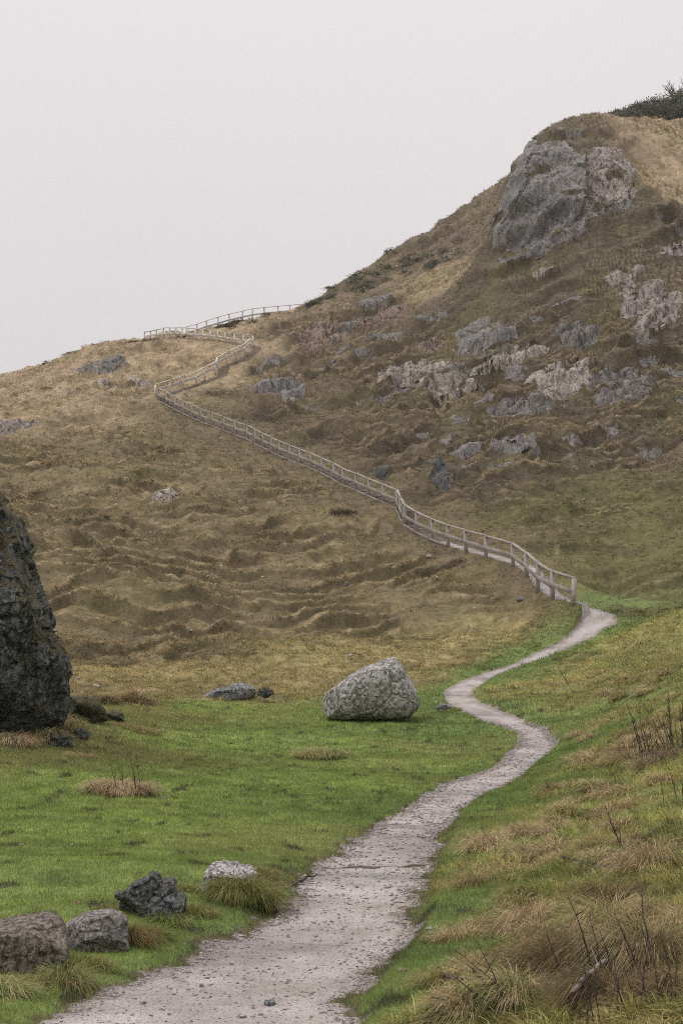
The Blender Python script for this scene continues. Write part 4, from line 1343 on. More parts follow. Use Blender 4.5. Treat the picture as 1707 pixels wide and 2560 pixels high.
hs = [(985, 1283, 18, 9, M_PALE, 'flat whitish slab on the slope below the fence'), (900, 1300, 10, 8, M_GREYST, 'blue grey stone left of the whitish slab under the fence'),
      (795, 1346, 14, 10, M_GREYST, 'blue grey stone low in the middle of the slope'), (1195, 1383, 16, 12, M_GREYST, 'dark grey slab in the grass under the lowest fence posts'),
      (1003, 1337, 7, 7, M_PALE, None), (745, 1240, 6, 5, M_PALE, None), (478, 1325, 9, 6, M_PALE, None), (603, 1327, 9, 6, M_PALE, None), (805, 1508, 10, 5, M_PALE, None), (180, 1560, 9, 6, M_PALE, None), (220, 1576, 9, 7, M_PALE, None),
      (520, 1600, 7, 4, M_PALE, None), (690, 1210, 6, 5, M_PALE, None), (330, 1480, 6, 4, M_PALE, None), (440, 1452, 10, 5, M_PALE, None), (680, 1530, 6, 4, M_PALE, None), (590, 1500, 6, 4, M_PALE, None), (760, 1130, 6, 4, M_PALE, None), (770, 1390, 6, 4, M_PALE, None),
      (465, 1120, 6, 5, M_PALE, None), (1180, 960, 8, 6, M_PALE, None), (1340, 1150, 8, 5, M_PALE, None), (1200, 1280, 7, 5, M_PALE, None), (1090, 1400, 6, 4, M_PALE, None), (940, 1430, 6, 4, M_PALE, None), (1400, 1060, 6, 5, M_PALE, None)]
for q, a in enumerate(hs):
    stone(*a[:5], a[5] or 'small pale stone scattered in the hillside grass', GH, 40 + q)

# ------------------------------------------------------------------ gravel on the path
pa_ = fpth & (fr_r < 40) & (np.abs(faz) < .26)
ew = .35 + 2.2 * sstep(.62, .95, eF)
w = farea * pa_ * ew / np.clip(fr_r / 8, .7, 6) ** 1.5
n = 24000
k, P = sample(w, n)
r = fr_r[k]
sz = (.0038 + .0095 * rng.random(n) ** 5) * np.clip(r / 9, .85, 2.2)
octv = np.array([[1, 0, 0], [0, 1, 0], [-1, 0, 0], [0, -1, 0], [0, 0, .65], [0, 0, -.6], [.7, .7, .3], [-.7, -.6, .25]])
# squashed broken octahedra
base8 = np.array([[1, 0, 0], [0, 1, 0], [-1, 0, 0], [0, -1, 0], [0, 0, .6], [0, 0, -.6]])
tri8 = np.array([[0, 1, 4], [1, 2, 4], [2, 3, 4], [3, 0, 4], [1, 0, 5], [2, 1, 5], [3, 2, 5], [0, 3, 5]])
vv = base8[None] * (1 + rng.normal(size=(n, 6, 3)) * .22)
an = rng.random(n) * 2 * pi
ca, sa = np.cos(an)[:, None], np.sin(an)[:, None]
st_ = 1 + .7 * rng.random((n, 1))
vx, vy = vv[..., 0] * st_, vv[..., 1]
vv = np.stack([vx * ca - vy * sa, vx * sa + vy * ca, vv[..., 2]], -1) * sz[:, None, None] + P[:, None] + np.array([0, 0, 1]) * (sz * .2)[:, None, None]
T = (np.arange(n)[:, None, None] * 6 + tri8).reshape(-1, 3)
pal = np.array([[.37, .335, .32], [.31, .27, .25], [.25, .22, .20], [.47, .445, .43], [.27, .26, .26], [.33, .25, .21]])
gc = pal[rng.choice(6, n, p=[.30, .26, .16, .12, .08, .08])] * (1 + .15 * rng.normal(size=(n, 1)))
tag(mesh_np('gravel', vv.reshape(-1, 3), T, M_GRASS, np.repeat(np.clip(gc, .03, .7), 6, 0)), 'loose gravel stones on the footpath', 'gravel', kind='stuff')

# ------------------------------------------------------------------ tussocks, turf mounds, stems
def tussock(px, py, wpx, hpx, n, c0, c1, label, group='grass tussocks on the right bank', lean=(-.5, -.2), name='grass_tussock', d=None, droop=.75, rad=None, thick=1.0):
    g = ground(px, py)
    sc = g[1] / F * S
    R_, H_ = (rad or wpx * sc / 2), hpx * sc * (1.3 if 'bank' in (group or '') else 1.0)
    th = rng.random(n) * 2 * pi; rr_ = np.sqrt(rng.random(n)) * R_ * .75
    Pb = np.stack([g[0] + np.cos(th) * rr_, g[1] + np.sin(th) * rr_ * .8, np.zeros(n)], 1)
    mound = H_ * .35 * (1 - (rr_ / R_) ** 2)
    Pb[:, 2] = height(Pb[:, 0], Pb[:, 1]) - .02 + mound * .6
    D = np.stack([np.cos(th) * .9 * rr_ / R_, np.sin(th) * .9 * rr_ / R_, np.full(n, .75)], 1) + rng.normal(size=(n, 3)) * .22 + np.array([lean[0], lean[1], 0]) * .7 + .3 * np.stack([n2(Pb[:, 0] / (R_ * .5), Pb[:, 1] / (R_ * .5), 31), n2(Pb[:, 0] / (R_ * .5), Pb[:, 1] / (R_ * .5), 32), np.zeros(n)], 1)
    D /= np.linalg.norm(D, axis=1, keepdims=True)
    L = H_ * (.45 + .95 * rng.random(n) ** 1.3)
    t = np.clip(.5 + .9 * n2(Pb[:, 0] / (R_ * .45), Pb[:, 1] / (R_ * .45), 17) + .3 * rng.normal(size=n), 0, 1)[:, None]
    col = tint(np.array(c0) * (1 - t) + np.array(c1) * t, n, .32, .08)
    W_ = np.clip(.5 * g[1] / 1420, .003, .03) * thick
    # three-segment arching blades
    sd = np.stack([np.cos(th + pi / 2 + rng.normal(size=n) * .5), np.sin(th + pi / 2), np.zeros(n)], 1)
    out = D * np.array([1, 1, 0]); out /= np.linalg.norm(out, axis=1, keepdims=True) + 1e-6
    P1 = Pb + D * (L * .4)[:, None]
    P2 = P1 + (D * .6 + out * .55 - np.array([0, 0, .35]) * droop)* (L * .36)[:, None]
    P3 = P2 + (D * .2 + out * .7 - np.array([0, 0, .95]) * droop) * (L * .36)[:, None]
    VV = np.stack([Pb - sd * W_ / 2, Pb + sd * W_ / 2, P1 - sd * W_ * .45, P1 + sd * W_ * .45, P2 - sd * W_ * .35, P2 + sd * W_ * .35, P3], 1).reshape(-1, 3)
    k_ = 7 * np.arange(n)[:, None]
    T = np.concatenate([k_ + np.array(x) for x in ([0, 1, 3], [0, 3, 2], [2, 3, 5], [2, 5, 4], [4, 5, 6])], 1).reshape(-1, 3)
    o = mesh_np(name, VV - g, T, M_GRASS, np.repeat(col, 7, 0))
    o.location = g
    return tag(o, label, 'grass tussock', group)


ST, BR, GR, OL = (.50, .39, .23), (.25, .18, .095), (.16, .21, .06), (.25, .235, .09)
TUS = [
    (1112, 1955, 90, 44, 700, BR, ST, 'round brown tussock closest to the right path edge'),
    (1195, 1925, 110, 36, 600, BR, ST, 'long brown tussock right of the round brown one'),
    (1270, 1915, 120, 30, 500, ST, BR, 'flattened straw tussock below the single bent stem'),
    (1265, 1975, 110, 40, 600, BR, ST, 'brown swept tussock left of the dead black branch'),
    (1080, 2040, 80, 40, 500, OL, BR, 'olive brown tussock by the path opposite the worn drop'),
    (1390, 2080, 150, 60, 900, BR, (.10, .075, .04), 'dark brown tussock heaped above the bottom corner'),
    (1480, 1990, 150, 60, 800, BR, ST, 'brown tussock at the right edge behind the black branch'),
    (1420, 1760, 90, 30, 450, OL, BR, 'olive tussock hollow left of the bare shrub foot'),
    (1330, 1745, 80, 22, 350, ST, BR, 'straw tussock beside the lush path verge'),
    (1250, 1830, 50, 20, 220, BR, OL, 'small dark tussock above the long brown one'),
    (1380, 1835, 60, 22, 260, BR, OL, 'small brown tussock in the middle of the bank'),
    (1510, 1752, 120, 34, 700, (.17, .14, .11), BR, 'grey brown matted growth under the bare shrub'),
    (1350, 1700, 50, 18, 240, ST, BR, 'low straw tussock near the path loop'),
    (1210, 2130, 110, 60, 700, ST, BR, 'straw tussock in the middle of the near bank'),
    (1300, 2260, 240, 110, 3600, (.11, .08, .04), (.22, .165, .085), 'large shaggy brown tussock at the bottom of the bank'),
    (1470, 2230, 220, 110, 3200, (.34, .27, .15), (.15, .125, .055), 'large straw topped tussock in the bottom right corner'),
    (1540, 2330, 180, 100, 2400, (.085, .06, .032), BR, 'dark brown tussock cut by the bottom right corner'),
    (1180, 2290, 120, 70, 800, GR, ST, 'green and straw tussock left of the large shaggy one'),
    (1060, 2330, 130, 60, 900, (.15, .17, .055), ST, 'yellow green tussock at the bottom edge right of the path', ),
    (1400, 2320, 170, 100, 1800, (.085, .065, .034), (.20, .15, .08), 'brown tussock between the two largest ones at the bottom'),
    (1380, 2140, 160, 80, 1200, OL, ST, 'olive tussock behind the fallen grey branch'),
]
for a in TUS:
    tussock(*a)
tr = np.random.default_rng(99)
for q in range(76):
    py = 1555 + 775 * tr.random() ** 1.25
    lo = np.interp(py, [1555, 1640, 1720, 1850, 2000, 2330], [1330, 1230, 1330, 1190, 1090, 970])
    px = tr.uniform(lo, 1560)
    sc_ = np.interp(py, [1560, 2330], [.55, 1.6])
    pal_ = [(BR, ST), (OL, ST), (ST, BR), (BR, OL)][q % 4]
    tussock(px, py, tr.uniform(45, 95) * sc_, tr.uniform(18, 34) * sc_, int(260 * sc_ + 100), *pal_, 'small shaggy tussock lost among the rough grass of the right bank', 'small tussocks among the bank grass')
GL_ = 'grass tufts around the path side rocks'
for a in [(300, 2165, 105, 62, 900, (.12, .10, .03), (.22, .16, .075), 'brown mossy tuft right of the grey lichen rock', GL_, (.35, -.5)),
          (150, 2262, 120, 70, 1000, GR, (.27, .21, .11), 'green tuft with straw blades in front of the brown rock', GL_, (.2, -.5)),
          (10, 2290, 120, 70, 900, GR, ST, 'grass tuft at the bottom left corner', GL_, (.3, -.3)),
          (560, 2068, 180, 74, 2600, (.105, .115, .03), OL, 'mossy green turf mound hugging the white quartz rock', GL_, (.1, -.4)),
          (592, 2030, 100, 56, 1100, (.12, .085, .04), OL, 'brown mossy hump on top of the quartz rock', GL_, (.3, -.2)),
          (390, 2120, 120, 40, 700, GR, OL, 'green tuft under the jagged slate rock', GL_, (.2, -.4)),
          (195, 2222, 110, 40, 800, (.12, .11, .035), OL, 'mossy turf under the front of the grey lichen rock', GL_, (.2, -.4)),
          (445, 2100, 130, 36, 900, (.13, .14, .04), OL, 'mossy green turf between the jagged slate and the quartz rock', GL_, (.2, -.3)),
          (345, 2150, 130, 34, 800, (.13, .14, .04), GR, 'low mossy turf in front of the jagged slate rock', GL_, (.2, -.4)),
          (80, 2262, 130, 40, 900, (.14, .12, .04), OL, 'brownish moss along the foot of the brown flat topped rock', GL_, (.2, -.4)),
          (245, 2092, 70, 24, 400, (.16, .17, .05), OL, 'grass wedge behind the grey lichen rock touching the slate', GL_, (.1, -.2)),
          (430, 2045, 60, 26, 400, (.15, .16, .05), OL, 'grass at the left edge of the white quartz rock', GL_, (.1, -.2)),
          (230, 2225, 90, 40, 500, GR, OL, 'low green tuft between the brown and grey rocks', GL_, (.2, -.4))]:
    tussock(*a[:8], group=a[8], lean=a[9])
GQ = 'turf lumps and dry patches on the meadow'
for a in [(735, 1742, 150, 32, 1500, (.22, .24, .08), (.36, .31, .15), 'low yellowish tussocky mound in the middle of the meadow', GQ, (.0, -.2)),
          (275, 1825, 190, 46, 2200, (.46, .36, .22), (.26, .19, .11), 'straw coloured dead grass mound around the thin stems', GQ, (.0, -.2)),
          (185, 1738, 100, 14, 400, BR, ST, 'low brown turf lump on the left of the meadow', GQ, (.0, -.2)),
          (320, 1680, 130, 18, 600, BR, OL, 'dark mossy turf lump near the left outcrop', GQ, (.0, -.2)),
          (850, 1640, 190, 14, 900, BR, OL, 'strip of brown grass along the foot of the big boulder', GQ, (.0, -.4)),
          (790, 1652, 90, 14, 500, (.12, .14, .04), OL, 'longer green grass at the left foot of the big boulder', GQ, (.0, -.3)),
          (920, 1650, 90, 16, 500, BR, OL, 'brown grass at the right foot of the big boulder', GQ, (.0, -.3)),
          (1035, 1634, 62, 10, 300, OL, GR, 'green hump carrying the small grey rock by the path', GQ, (.0, -.2)),
          (530, 1606, 120, 8, 500, BR, OL, 'brown grass fringe in front of the flat grey slab', GQ, (.0, -.3)),
          (310, 1622, 80, 26, 500, BR, ST, 'brown overhanging grass at the little hollow by the slope', GQ, (.0, -.4)),
          (250, 1615, 60, 24, 400, (.07, .055, .03), BR, 'dark grass in the hollow beside the mossy rock', GQ, (.0, -.3)),
          (30, 1716, 120, 46, 900, BR, ST, 'shaggy straw tuft against the front of the dark outcrop at the left edge', GQ, (.2, -.5)),
          (110, 1704, 110, 40, 800, OL, ST, 'olive tuft against the front of the dark outcrop', GQ, (.2, -.5)),
          (165, 1684, 90, 34, 600, BR, OL, 'brown tuft at the lower right corner of the dark outcrop', GQ, (.2, -.5)),
          (60, 1670, 120, 44, 700, BR, ST, 'shaggy brown grass at the foot of the big dark outcrop', GQ, (.2, -.5)),
          (140, 1665, 110, 34, 600, OL, ST, 'olive grass skirt between the outcrop and the mossy rock', GQ, (.2, -.5))]:
    tussock(*a[:8], group=a[8], lean=a[9])


def branchy(px, py, stems, label, cat, name, mat, group=None, sides=5):
    """stems: list of (dx0, dx1, height px, thickness, twigs, curve)"""
    g = ground(px, py)
    sc = g[1] / F * S
    mb = MB()
    for dx0, dx1, hp, th, tw, cu in stems:
        b = np.array([dx0 * sc, rng.normal() * .06 * hp * sc, 0])
        b[2] = onground(g[0] + b[0], g[1] + b[1]) - g[2] - .03
        e = np.array([dx1 * sc, b[1] + rng.normal() * .15 * hp * sc, hp * sc])
        t_ = np.linspace(0, 1, 7)[:, None]
        P_ = b * (1 - t_) + e * t_
        P_[:, 0] += (cu * sc * np.sin(t_ * pi))[:, 0] + rng.normal(size=7) * .006 * hp * sc
        thm = th * sc
        v, t = tube(P_, np.linspace(thm, thm * .35, 7), sides); mb.add(v, t)
        for q in range(tw):
            f_ = .3 + .65 * rng.random()
            p0 = P_[int(f_ * 6)]
            dr = np.array([rng.normal() * .6, rng.normal() * .5, .55 + .5 * rng.random()]); dr /= np.linalg.norm(dr)
            ln_ = hp * sc * (.12 + .22 * rng.random()) * (1.2 - f_)
            s_ = np.linspace(0, 1, 4)[:, None]
            v, t = tube(p0 + dr * ln_ * s_ + np.array([0, 0, .12]) * ln_ * s_ ** 2, np.linspace(thm * .45, thm * .2, 4), 4); mb.add(v, t)
    o = mb.build(name, mat)
    o.location = g
    return tag(o, label, cat, group)


SH = 'bare shrubs and stems'
branchy(1510, 1745, [(-40, -75, 130, 1.6, 7, 6), (-30, -60, 105, 1.4, 6, 4), (-20, -40, 125, 1.4, 7, -5), (-10, -28, 95, 1.3, 6, 4), (20, -30, 120, 1.3, 7, 6), (26, 20, 140, 1.6, 8, 3), (42, 38, 150, 1.6, 8, -4), (55, 48, 125, 1.5, 7, 3), (62, 60, 150, 1.7, 8, -3), (35, -10, 110, 1.2, 5, 3), (48, 10, 90, 1.2, 6, 0), (-35, 5, 60, 1.1, 5, 0), (64, 20, 75, 1.2, 4, 0)],
        'leafless brown shrub of many upright stems at the right edge', 'shrub', 'bare_shrub', M_TWIG, SH)
branchy(1306, 1572, [(0, -25, 42, 1.2, 5, -3), (-6, -14, 34, .8, 4, 2)], 'single small leafless shrub on the bank above the path loop', 'shrub', 'bare_shrub', M_TWIG, SH)
branchy(1452, 1972, [(0, -62, 120, 2.0, 6, -8), (-25, -50, 95, 1.3, 4, 6), (-35, -30, 70, 1.0, 3, 3)], 'thin bent dark stem leaning left on the near bank', 'shrub', 'bare_shrub', M_TWIG, SH)
branchy(290, 1830, [(25, 8, 95, 1.7, 3, 3), (-8, -12, 78, 1.2, 3, 3), (-18, -35, 82, 1.0, 3, 2), (-70, -90, 52, .8, 3, 2), (-40, -55, 40, .8, 2, 0), (60, 48, 44, .8, 3, 0), (75, 70, 46, .8, 2, 0), (35, 22, 110, 1.0, 3, 0), (0, 0, 60, .8, 3, 0), (-30, -28, 30, .8, 2, 0)],
        'clump of thin dead stems rising from the straw mound on the meadow', 'shrub', 'bare_shrub', M_TWIG, SH)
branchy(1330, 2300, [(-5, -80, 175, 2.4, 5, -6), (45, -30, 245, 2.6, 5, 6), (60, 20, 200, 2.0, 5, 3), (85, 45, 160, 2.0, 4, 4), (150, 75, 200, 2.4, 5, 5), (140, 95, 150, 2.0, 4, 0), (190, 165, 245, 2.8, 5, -8), (205, 180, 160, 2.0, 5, 5), (110, 60, 120, 1.8, 4, 0), (20, -5, 110, 1.6, 4, 0)],
        'tall bare stems standing in the bottom right tussocks', 'shrub', 'bare_shrub', M_TWIG, SH)
branchy(1455, 2335, [(dx, dx + tr.uniform(-70, 40), tr.uniform(70, 190), tr.uniform(1.4, 2.4), 6, tr.uniform(-8, 8)) for dx in np.linspace(-110, 95, 17)],
        'dense dark tangle of dead stems filling the bottom right corner', 'shrub', 'bare_shrub', M_TWIG, SH)
branchy(1500, 1752, [(dx, dx + tr.uniform(-35, 18), tr.uniform(45, 105), 1.1, 7, tr.uniform(-4, 4)) for dx in np.linspace(-45, 66, 15)],
        'thinner shorter stems crowding the foot of the leafless shrub at the right edge', 'shrub', 'bare_shrub', M_TWIG, SH)
branchy(1150, 2310, [(-20, -120, 80, 2.6, 6, 4), (-10, -160, 20, 2.6, 6, 10), (20, -60, 150, 2.0, 5, 3), (40, 5, 100, 1.6, 5, 3), (60, -110, 130, 1.6, 4, 0), (80, -40, 40, 2.2, 4, 0)],
        'tangle of dark dead twigs low on the bank left of the shaggy tussock', 'twigs', 'dead_twigs', M_TWIG, SH)
branchy(1555, 1850, [(0, -18, 95, 1.6, 5, 3), (10, 6, 70, 1.4, 5, 3), (-30, -38, 60, 1.2, 4, 0)], 'small dark leafless shrub cut by the right edge below the big shrub', 'shrub', 'bare_shrub', M_TWIG, SH)


def stick(pts_px, r0, r1, label, name, mat, lift=.05, twigs=6, cat='branch'):
    P_ = []
    for px, py in pts_px:
        P_.append(ground(px, py))
    P_ = np.array(P_)
    P_[:, 2] += lift
    P_ = resample(P_, 14)
    P_ += rng.normal(size=P_.shape) * .006
    mb = MB()
    v, t = tube(P_ - P_[0], np.linspace(r0, r1, 14), 7); mb.add(v, t)
    for q in range(twigs):
        p0 = P_[rng.integers(3, 13)] - P_[0]
        dr = rng.normal(size=3); dr[2] = abs(dr[2]) * .4; dr /= np.linalg.norm(dr)
        ln_ = .10 + .16 * rng.random()
        s_ = np.linspace(0, 1, 4)[:, None]
        v, t = tube(p0 + dr * ln_ * s_, np.linspace(r1 * .45, r1 * .2, 4), 4); mb.add(v, t)
    o = mb.build(name, mat, smooth=True)
    o.location = P_[0]
    return tag(o, label, cat, 'fallen branches')


stick([(1312, 2348), (1345, 2312), (1378, 2280), (1422, 2238)], .012, .008, 'grey bleached fallen branch across the bottom right tussocks', 'fallen_branch', M_BARK, .12, 3)
stick([(1290, 1985), (1330, 1998), (1370, 2005), (1410, 2012)], .012, .006, 'black dead branch lying on the near bank', 'fallen_branch', M_TWIG, .06, 16)
stick([(1020, 2268), (1070, 2275), (1120, 2290), (1150, 2320)], .012, .006, 'dark twig arching over the grass by the path', 'fallen_branch', M_TWIG, .06, 8)
stick([(672, 2042), (690, 2028), (712, 2020), (727, 2016)], .014, .008, 'dark curved root at the left rim of the path', 'fallen_branch', M_TWIG, .03, 4)

# added dark bar in place of the shadowed edge of a path step
_l, _r = ground(738, 1996), ground(975, 1990)
_t = np.linspace(0, 1, 9)[:, None]
_p = _l * (1 - _t) + _r * _t
_p[:, 2] = height(_p[:, 0], _p[:, 1]) + .008
_p[:, 1] += np.array([.03, -.05, .04, .07, -.06, .02, -.04, .06, 0])
v, t = tube(_p - _p[0], .014 + .006 * np.sin(np.arange(9) * 2.1), 6)
_o = mesh_np('step_edge_bar', v, t, M_STEPEDGE, smooth=True); _o.location = _p[0]
tag(_o, 'added dark bar standing in for the shadowed step edge across the gravel path', 'drain bar')

# ------------------------------------------------------------------ dark scrub on the hills
def scrub(px, py, wpx, hpx, d, n, col, label, tall=.8, deep=6.0, leaf=.16, name='gorse_bush', group='dark scrub on the hills', tilt=0.0, rise=False, nc_=None):
    c = A(px, py, d)
    sc = d / F * S
    W_, D_ = wpx * sc, deep
    # clumps
    nc = nc_ or max(6, int(wpx / 8))
    V_, C_ = [], []
    ux = rng.uniform(-.5, .5, nc); uy = rng.uniform(-.5, .5, nc)
    cx = c[0] + ux * W_; cy = c[1] + uy * D_ + ux * W_ * tilt
    cz = height(cx, cy)
    hgt = tall * (1 - (2 * np.abs(ux)) ** 3 * .7) * rng.uniform(.8, 1.05, nc)
    if rise:
        hgt = tall * np.interp(ux, [-.5, -.3, .0, .3, .5], [.12, .5, .8, 1.1, 1.25]) * rng.uniform(.85, 1.0, nc)
    per_ = n // nc
    for q in range(nc):
        R_ = np.array([max(W_ / nc * 2.2, 1.3 if rise else .8), max(D_ / 5, .6), hgt[q]])
        dirs = rng.normal(size=(per_, 3)); dirs /= np.linalg.norm(dirs, axis=1, keepdims=True)
        dirs[:, 2] = np.abs(dirs[:, 2])
        p = dirs * R_ * (rng.random((per_, 1)) ** .35) * (1 + .13 * rng.normal(size=(per_, 1)))
        V_.append(np.array([cx[q], cy[q], cz[q] - .1]) + p)
        C_.append(np.tile(np.array(col) * rng.uniform(.75, 1.3), (per_, 1)))
    Pp = np.vstack(V_); n_ = len(Pp)
    a_ = rng.normal(size=(n_, 3)); b_ = rng.normal(size=(n_, 3))
    a_ /= np.linalg.norm(a_, axis=1, keepdims=True); b_ /= np.linalg.norm(b_, axis=1, keepdims=True)
    lf = leaf * rng.uniform(.6, 1.3, (n_, 1))
    VV = np.stack([Pp - a_ * lf / 2, Pp + a_ * lf / 2, Pp + b_ * lf], 1).reshape(-1, 3)
    o_ = np.array([c[0], c[1], onground(c[0], c[1])])
    o = mesh_np(name, VV - o_, np.arange(3 * n_).reshape(-1, 3), M_GRASS, np.repeat(tint(np.vstack(C_), n_, .25, .08), 3, 0))
    o.location = o_
    return tag(o, label, 'scrub', group)


DK = (.105, .110, .082)
scrub(1505, 258, 240, 40, 170, 40000, DK, 'dark dense low thicket capping the hilltop at the upper right', tall=2.5, deep=5, leaf=.2, name='scrub_thicket', rise=True, nc_=70)
scrub(1025, 535, 90, 20, 158, 2500, DK, 'dark bush patch high on the slope left of the tall crag', tall=.8, deep=9, tilt=-.2)
scrub(900, 605, 120, 20, 164, 3000, (.075, .075, .055), 'dark scrub strip just under the skyline of the right hill', tall=.6, deep=7)
scrub(800, 655, 90, 20, 164, 2500, (.07, .072, .052), 'dark scrub near the skyline above the russet rocks', tall=.6, deep=6)
scrub(722, 706, 40, 14, 163, 1200, DK, 'small dark bush where the skyline fence meets the hill', tall=.7, deep=3)
scrub(560, 738, 110, 12, 165, 2500, (.085, .072, .045), 'brown heather under the skyline fence', tall=.55, deep=4)
scrub(435, 775, 60, 8, 154, 900, (.085, .072, .045), 'low heather tuft at the foot of the tall corner post', tall=.35, deep=2)
scrub(150, 825, 230, 12, 158.5, 4000, (.095, .078, .05), 'low brown heather along the left skyline', tall=.5, deep=3)
scrub(340, 782, 80, 8, 156, 1200, (.095, .078, .05), 'heather fringe left of the corner post', tall=.4, deep=2)
scrub(785, 1165, 26, 16, 80.5, 700, (.075, .062, .042), 'small dark bush on the slope below the fence', tall=.35, deep=.8, leaf=.09)
scrub(1040, 1325, 60, 20, 69.5, 900, (.085, .068, .045), 'thin brown heather clump under the lower fence', tall=.3, deep=1.2, leaf=.08)
scrub(35, 1130, 60, 30, 88, 1200, (.10, .078, .055), 'thin brown bush at the left edge above the dark outcrop', tall=.8, deep=2, leaf=.08)
scrub(70, 905, 80, 14, 138, 1500, (.10, .085, .05), 'brown scrub patch on the left knoll', tall=.35, deep=3)

g_ = A(1560, 205, 176)
mb = MB()
for q in range(9):
    e = np.array([rng.uniform(-2.2, 1.2), rng.uniform(-1, 1), rng.uniform(.2, 1.2)])
    t_ = np.linspace(0, 1, 6)[:, None]
    b0 = np.array([rng.uniform(-.4, .4), 0, -1.5])
    Pq = b0 * (1 - t_) + e * t_ + rng.normal(size=(6, 3)) * .06
    v, t = tube(Pq, np.linspace(.05, .02, 6), 4); mb.add(v, t)
    for s_ in range(5):
        p0 = Pq[rng.integers(2, 6)]
        dr = rng.normal(size=3) * .5 + np.array([-.2, 0, .5]); dr /= np.linalg.norm(dr)
        v, t = tube(p0 + dr * np.linspace(0, .9, 3)[:, None], [.03, .025, .02], 4); mb.add(v, t)
o = mb.build('bare_tree', M_TWIG); o.location = g_
tag(o, 'leafless grey tree crown poking above the hilltop thicket', 'tree')

# ------------------------------------------------------------------ hanging grass on the dark outcrop
me_ = OUTC.data
vo_ = np.zeros(len(me_.vertices) * 3, np.float32); me_.vertices.foreach_get('co', vo_); vo_ = vo_.reshape(-1, 3)
no_ = np.zeros(len(me_.vertices) * 3, np.float32); me_.vertex_normals.foreach_get('vector', no_); no_ = no_.reshape(-1, 3)
cl_ = fbm3(vo_[:, 0] / .8, vo_[:, 1] / .8, vo_[:, 2] / .45, 3, 141)
ok = (no_[:, 1] < .1) & (no_[:, 0] < .55) & (cl_ + .7 * no_[:, 2] > .45) & (vo_[:, 0] > -1.5)
ids = np.where(ok)[0]
n = 6500
k = rng.choice(ids, n)
P = vo_[k] + rng.normal(size=(n, 3)) * .03
D = no_[k] * .6 + np.array([.1, -.2, -.45]) + rng.normal(size=(n, 3)) * .25
D /= np.linalg.norm(D, axis=1, keepdims=True)
t = np.clip(.45 + .6 * n3(P[:, 0] / .3, P[:, 1] / .3, P[:, 2] / .3, 9) + .2 * rng.normal(size=n), 0, 1)[:, None]
blades('hanging_grass', P, D, .10 + .16 * rng.random(n), np.full(n, .014), tint(np.array([.085, .075, .035]) * (1 - t) + np.array([.21, .165, .10]) * t, n, .25, .06), None, None, segs=2, kind=None, parent=OUTC)
# ------------------------------------------------------------------ damp air of the overcast day
hx = np.array([[x, y, z] for x in (-190, 190) for y in (-12, 330) for z in (-9, 110)], float)
hf = np.array([[0, 1, 3], [0, 3, 2], [4, 6, 7], [4, 7, 5], [0, 4, 5], [0, 5, 1], [2, 3, 7], [2, 7, 6], [0, 2, 6], [0, 6, 4], [1, 5, 7], [1, 7, 3]])
hm = bpy.data.materials.new('haze'); hm.use_nodes = True
hm.node_tree.nodes.clear()
hv = hm.node_tree.nodes.new('ShaderNodeVolumePrincipled'); ho_ = hm.node_tree.nodes.new('ShaderNodeOutputMaterial')
hv.inputs['Color'].default_value = (.92, .90, .91, 1); hv.inputs['Density'].default_value = .00018; hv.inputs['Anisotropy'].default_value = .2
hm.node_tree.links.new(hv.outputs[0], ho_.inputs['Volume'])
tag(mesh_np('haze', hx, hf, hm), 'thin damp haze of an overcast day', 'haze', kind='stuff')

# ------------------------------------------------------------------ light, sky, camera
w = bpy.data.worlds.new('World'); scene.world = w; w.use_nodes = True
nt = w.node_tree
bg = nt.nodes['Background']
SUN_EL, SUN_AZ = radians(62), radians(250)
sky = nt.nodes.new('ShaderNodeTexSky'); sky.sky_type = 'NISHITA'; sky.sun_disc = False
sky.sun_elevation = SUN_EL; sky.sun_rotation = SUN_AZ
sky.air_density = 1.0; sky.dust_density = 6.0; sky.ozone_density = 1.0
hs_ = nt.nodes.new('ShaderNodeHueSaturation'); hs_.inputs['Saturation'].default_value = .05
nt.links.new(sky.outputs['Color'], hs_.inputs['Color'])
mx = nt.nodes.new('ShaderNodeMix'); mx.data_type = 'RGBA'; mx.inputs[0].default_value = .88
nt.links.new(hs_.outputs['Color'], mx.inputs[6])
mx.inputs[7].default_value = (7.68, 7.30, 7.36, 1)
tc_ = nt.nodes.new('ShaderNodeTexCoord'); sp_ = nt.nodes.new('ShaderNodeSeparateXYZ')
nt.links.new(tc_.outputs['Generated'], sp_.inputs[0])
mr_ = nt.nodes.new('ShaderNodeValToRGB')
for k_ in range(2):
    mr_.color_ramp.elements.new(.5)
for e_, (p_, v_) in zip(mr_.color_ramp.elements, ((.0, .355), (.12, .37), (.42, .425), (1.0, .98))):
    e_.position = p_; e_.color = (v_, v_, v_, 1)
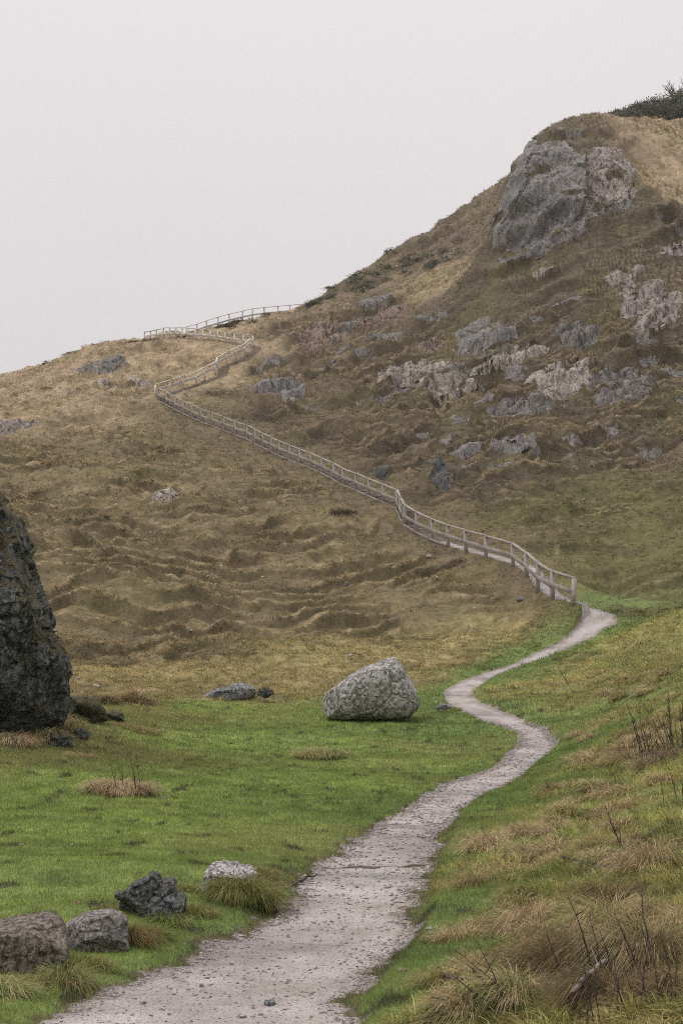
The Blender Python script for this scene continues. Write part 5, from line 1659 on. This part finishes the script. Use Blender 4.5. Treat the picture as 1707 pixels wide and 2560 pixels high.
nt.links.new(sp_.outputs['Z'], mr_.inputs['Fac'])
cn_ = nt.nodes.new('ShaderNodeTexNoise'); cn_.inputs['Scale'].default_value = 1.6; cn_.inputs['Detail'].default_value = 4
nt.links.new(tc_.outputs['Generated'], cn_.inputs['Vector'])
cr_ = nt.nodes.new('ShaderNodeMapRange'); cr_.inputs[3].default_value = 2.35; cr_.inputs[4].default_value = 2.6
nt.links.new(cn_.outputs['Fac'], cr_.inputs[0])
m1_ = nt.nodes.new('ShaderNodeMix'); m1_.data_type = 'RGBA'; m1_.blend_type = 'MULTIPLY'; m1_.inputs[0].default_value = 1
nt.links.new(mx.outputs[2], m1_.inputs[6]); nt.links.new(mr_.outputs['Color'], m1_.inputs[7])
m2_ = nt.nodes.new('ShaderNodeVectorMath'); m2_.operation = 'SCALE'
nt.links.new(m1_.outputs[2], m2_.inputs[0]); nt.links.new(cr_.outputs[0], m2_.inputs['Scale'])
nt.links.new(m2_.outputs[0], bg.inputs['Color'])
bg.inputs['Strength'].default_value = .1
sl = bpy.data.lights.new('sun', 'SUN'); sl.energy = 1.1; sl.angle = radians(24); sl.color = (1, .97, .93)
so = bpy.data.objects.new('sun', sl); link(so)
sdir = np.array([sin(SUN_AZ) * cos(SUN_EL), cos(SUN_AZ) * cos(SUN_EL), sin(SUN_EL)])
from mathutils import Vector
so.rotation_euler = Vector(sdir).to_track_quat('Z', 'Y').to_euler()

cam = bpy.data.cameras.new('camera'); co = bpy.data.objects.new('camera', cam); link(co)
cam.sensor_fit = 'VERTICAL'; cam.sensor_height = 36; cam.lens = 36 * F / 2560
cam.clip_start = .1; cam.clip_end = 8000
co.rotation_euler = (pi / 2 + PITCH, 0, 0)
scene.camera = co
scene.view_settings.view_transform = 'Standard'
scene.view_settings.look = 'None'
scene.view_settings.exposure = .12
scene.cycles.filter_width = 1.05
scene.cycles.max_bounces = 6
scene.cycles.volume_bounces = 1
scene.cycles.diffuse_bounces = 4
scene.cycles.transmission_bounces = 4
scene.cycles.use_denoising = False
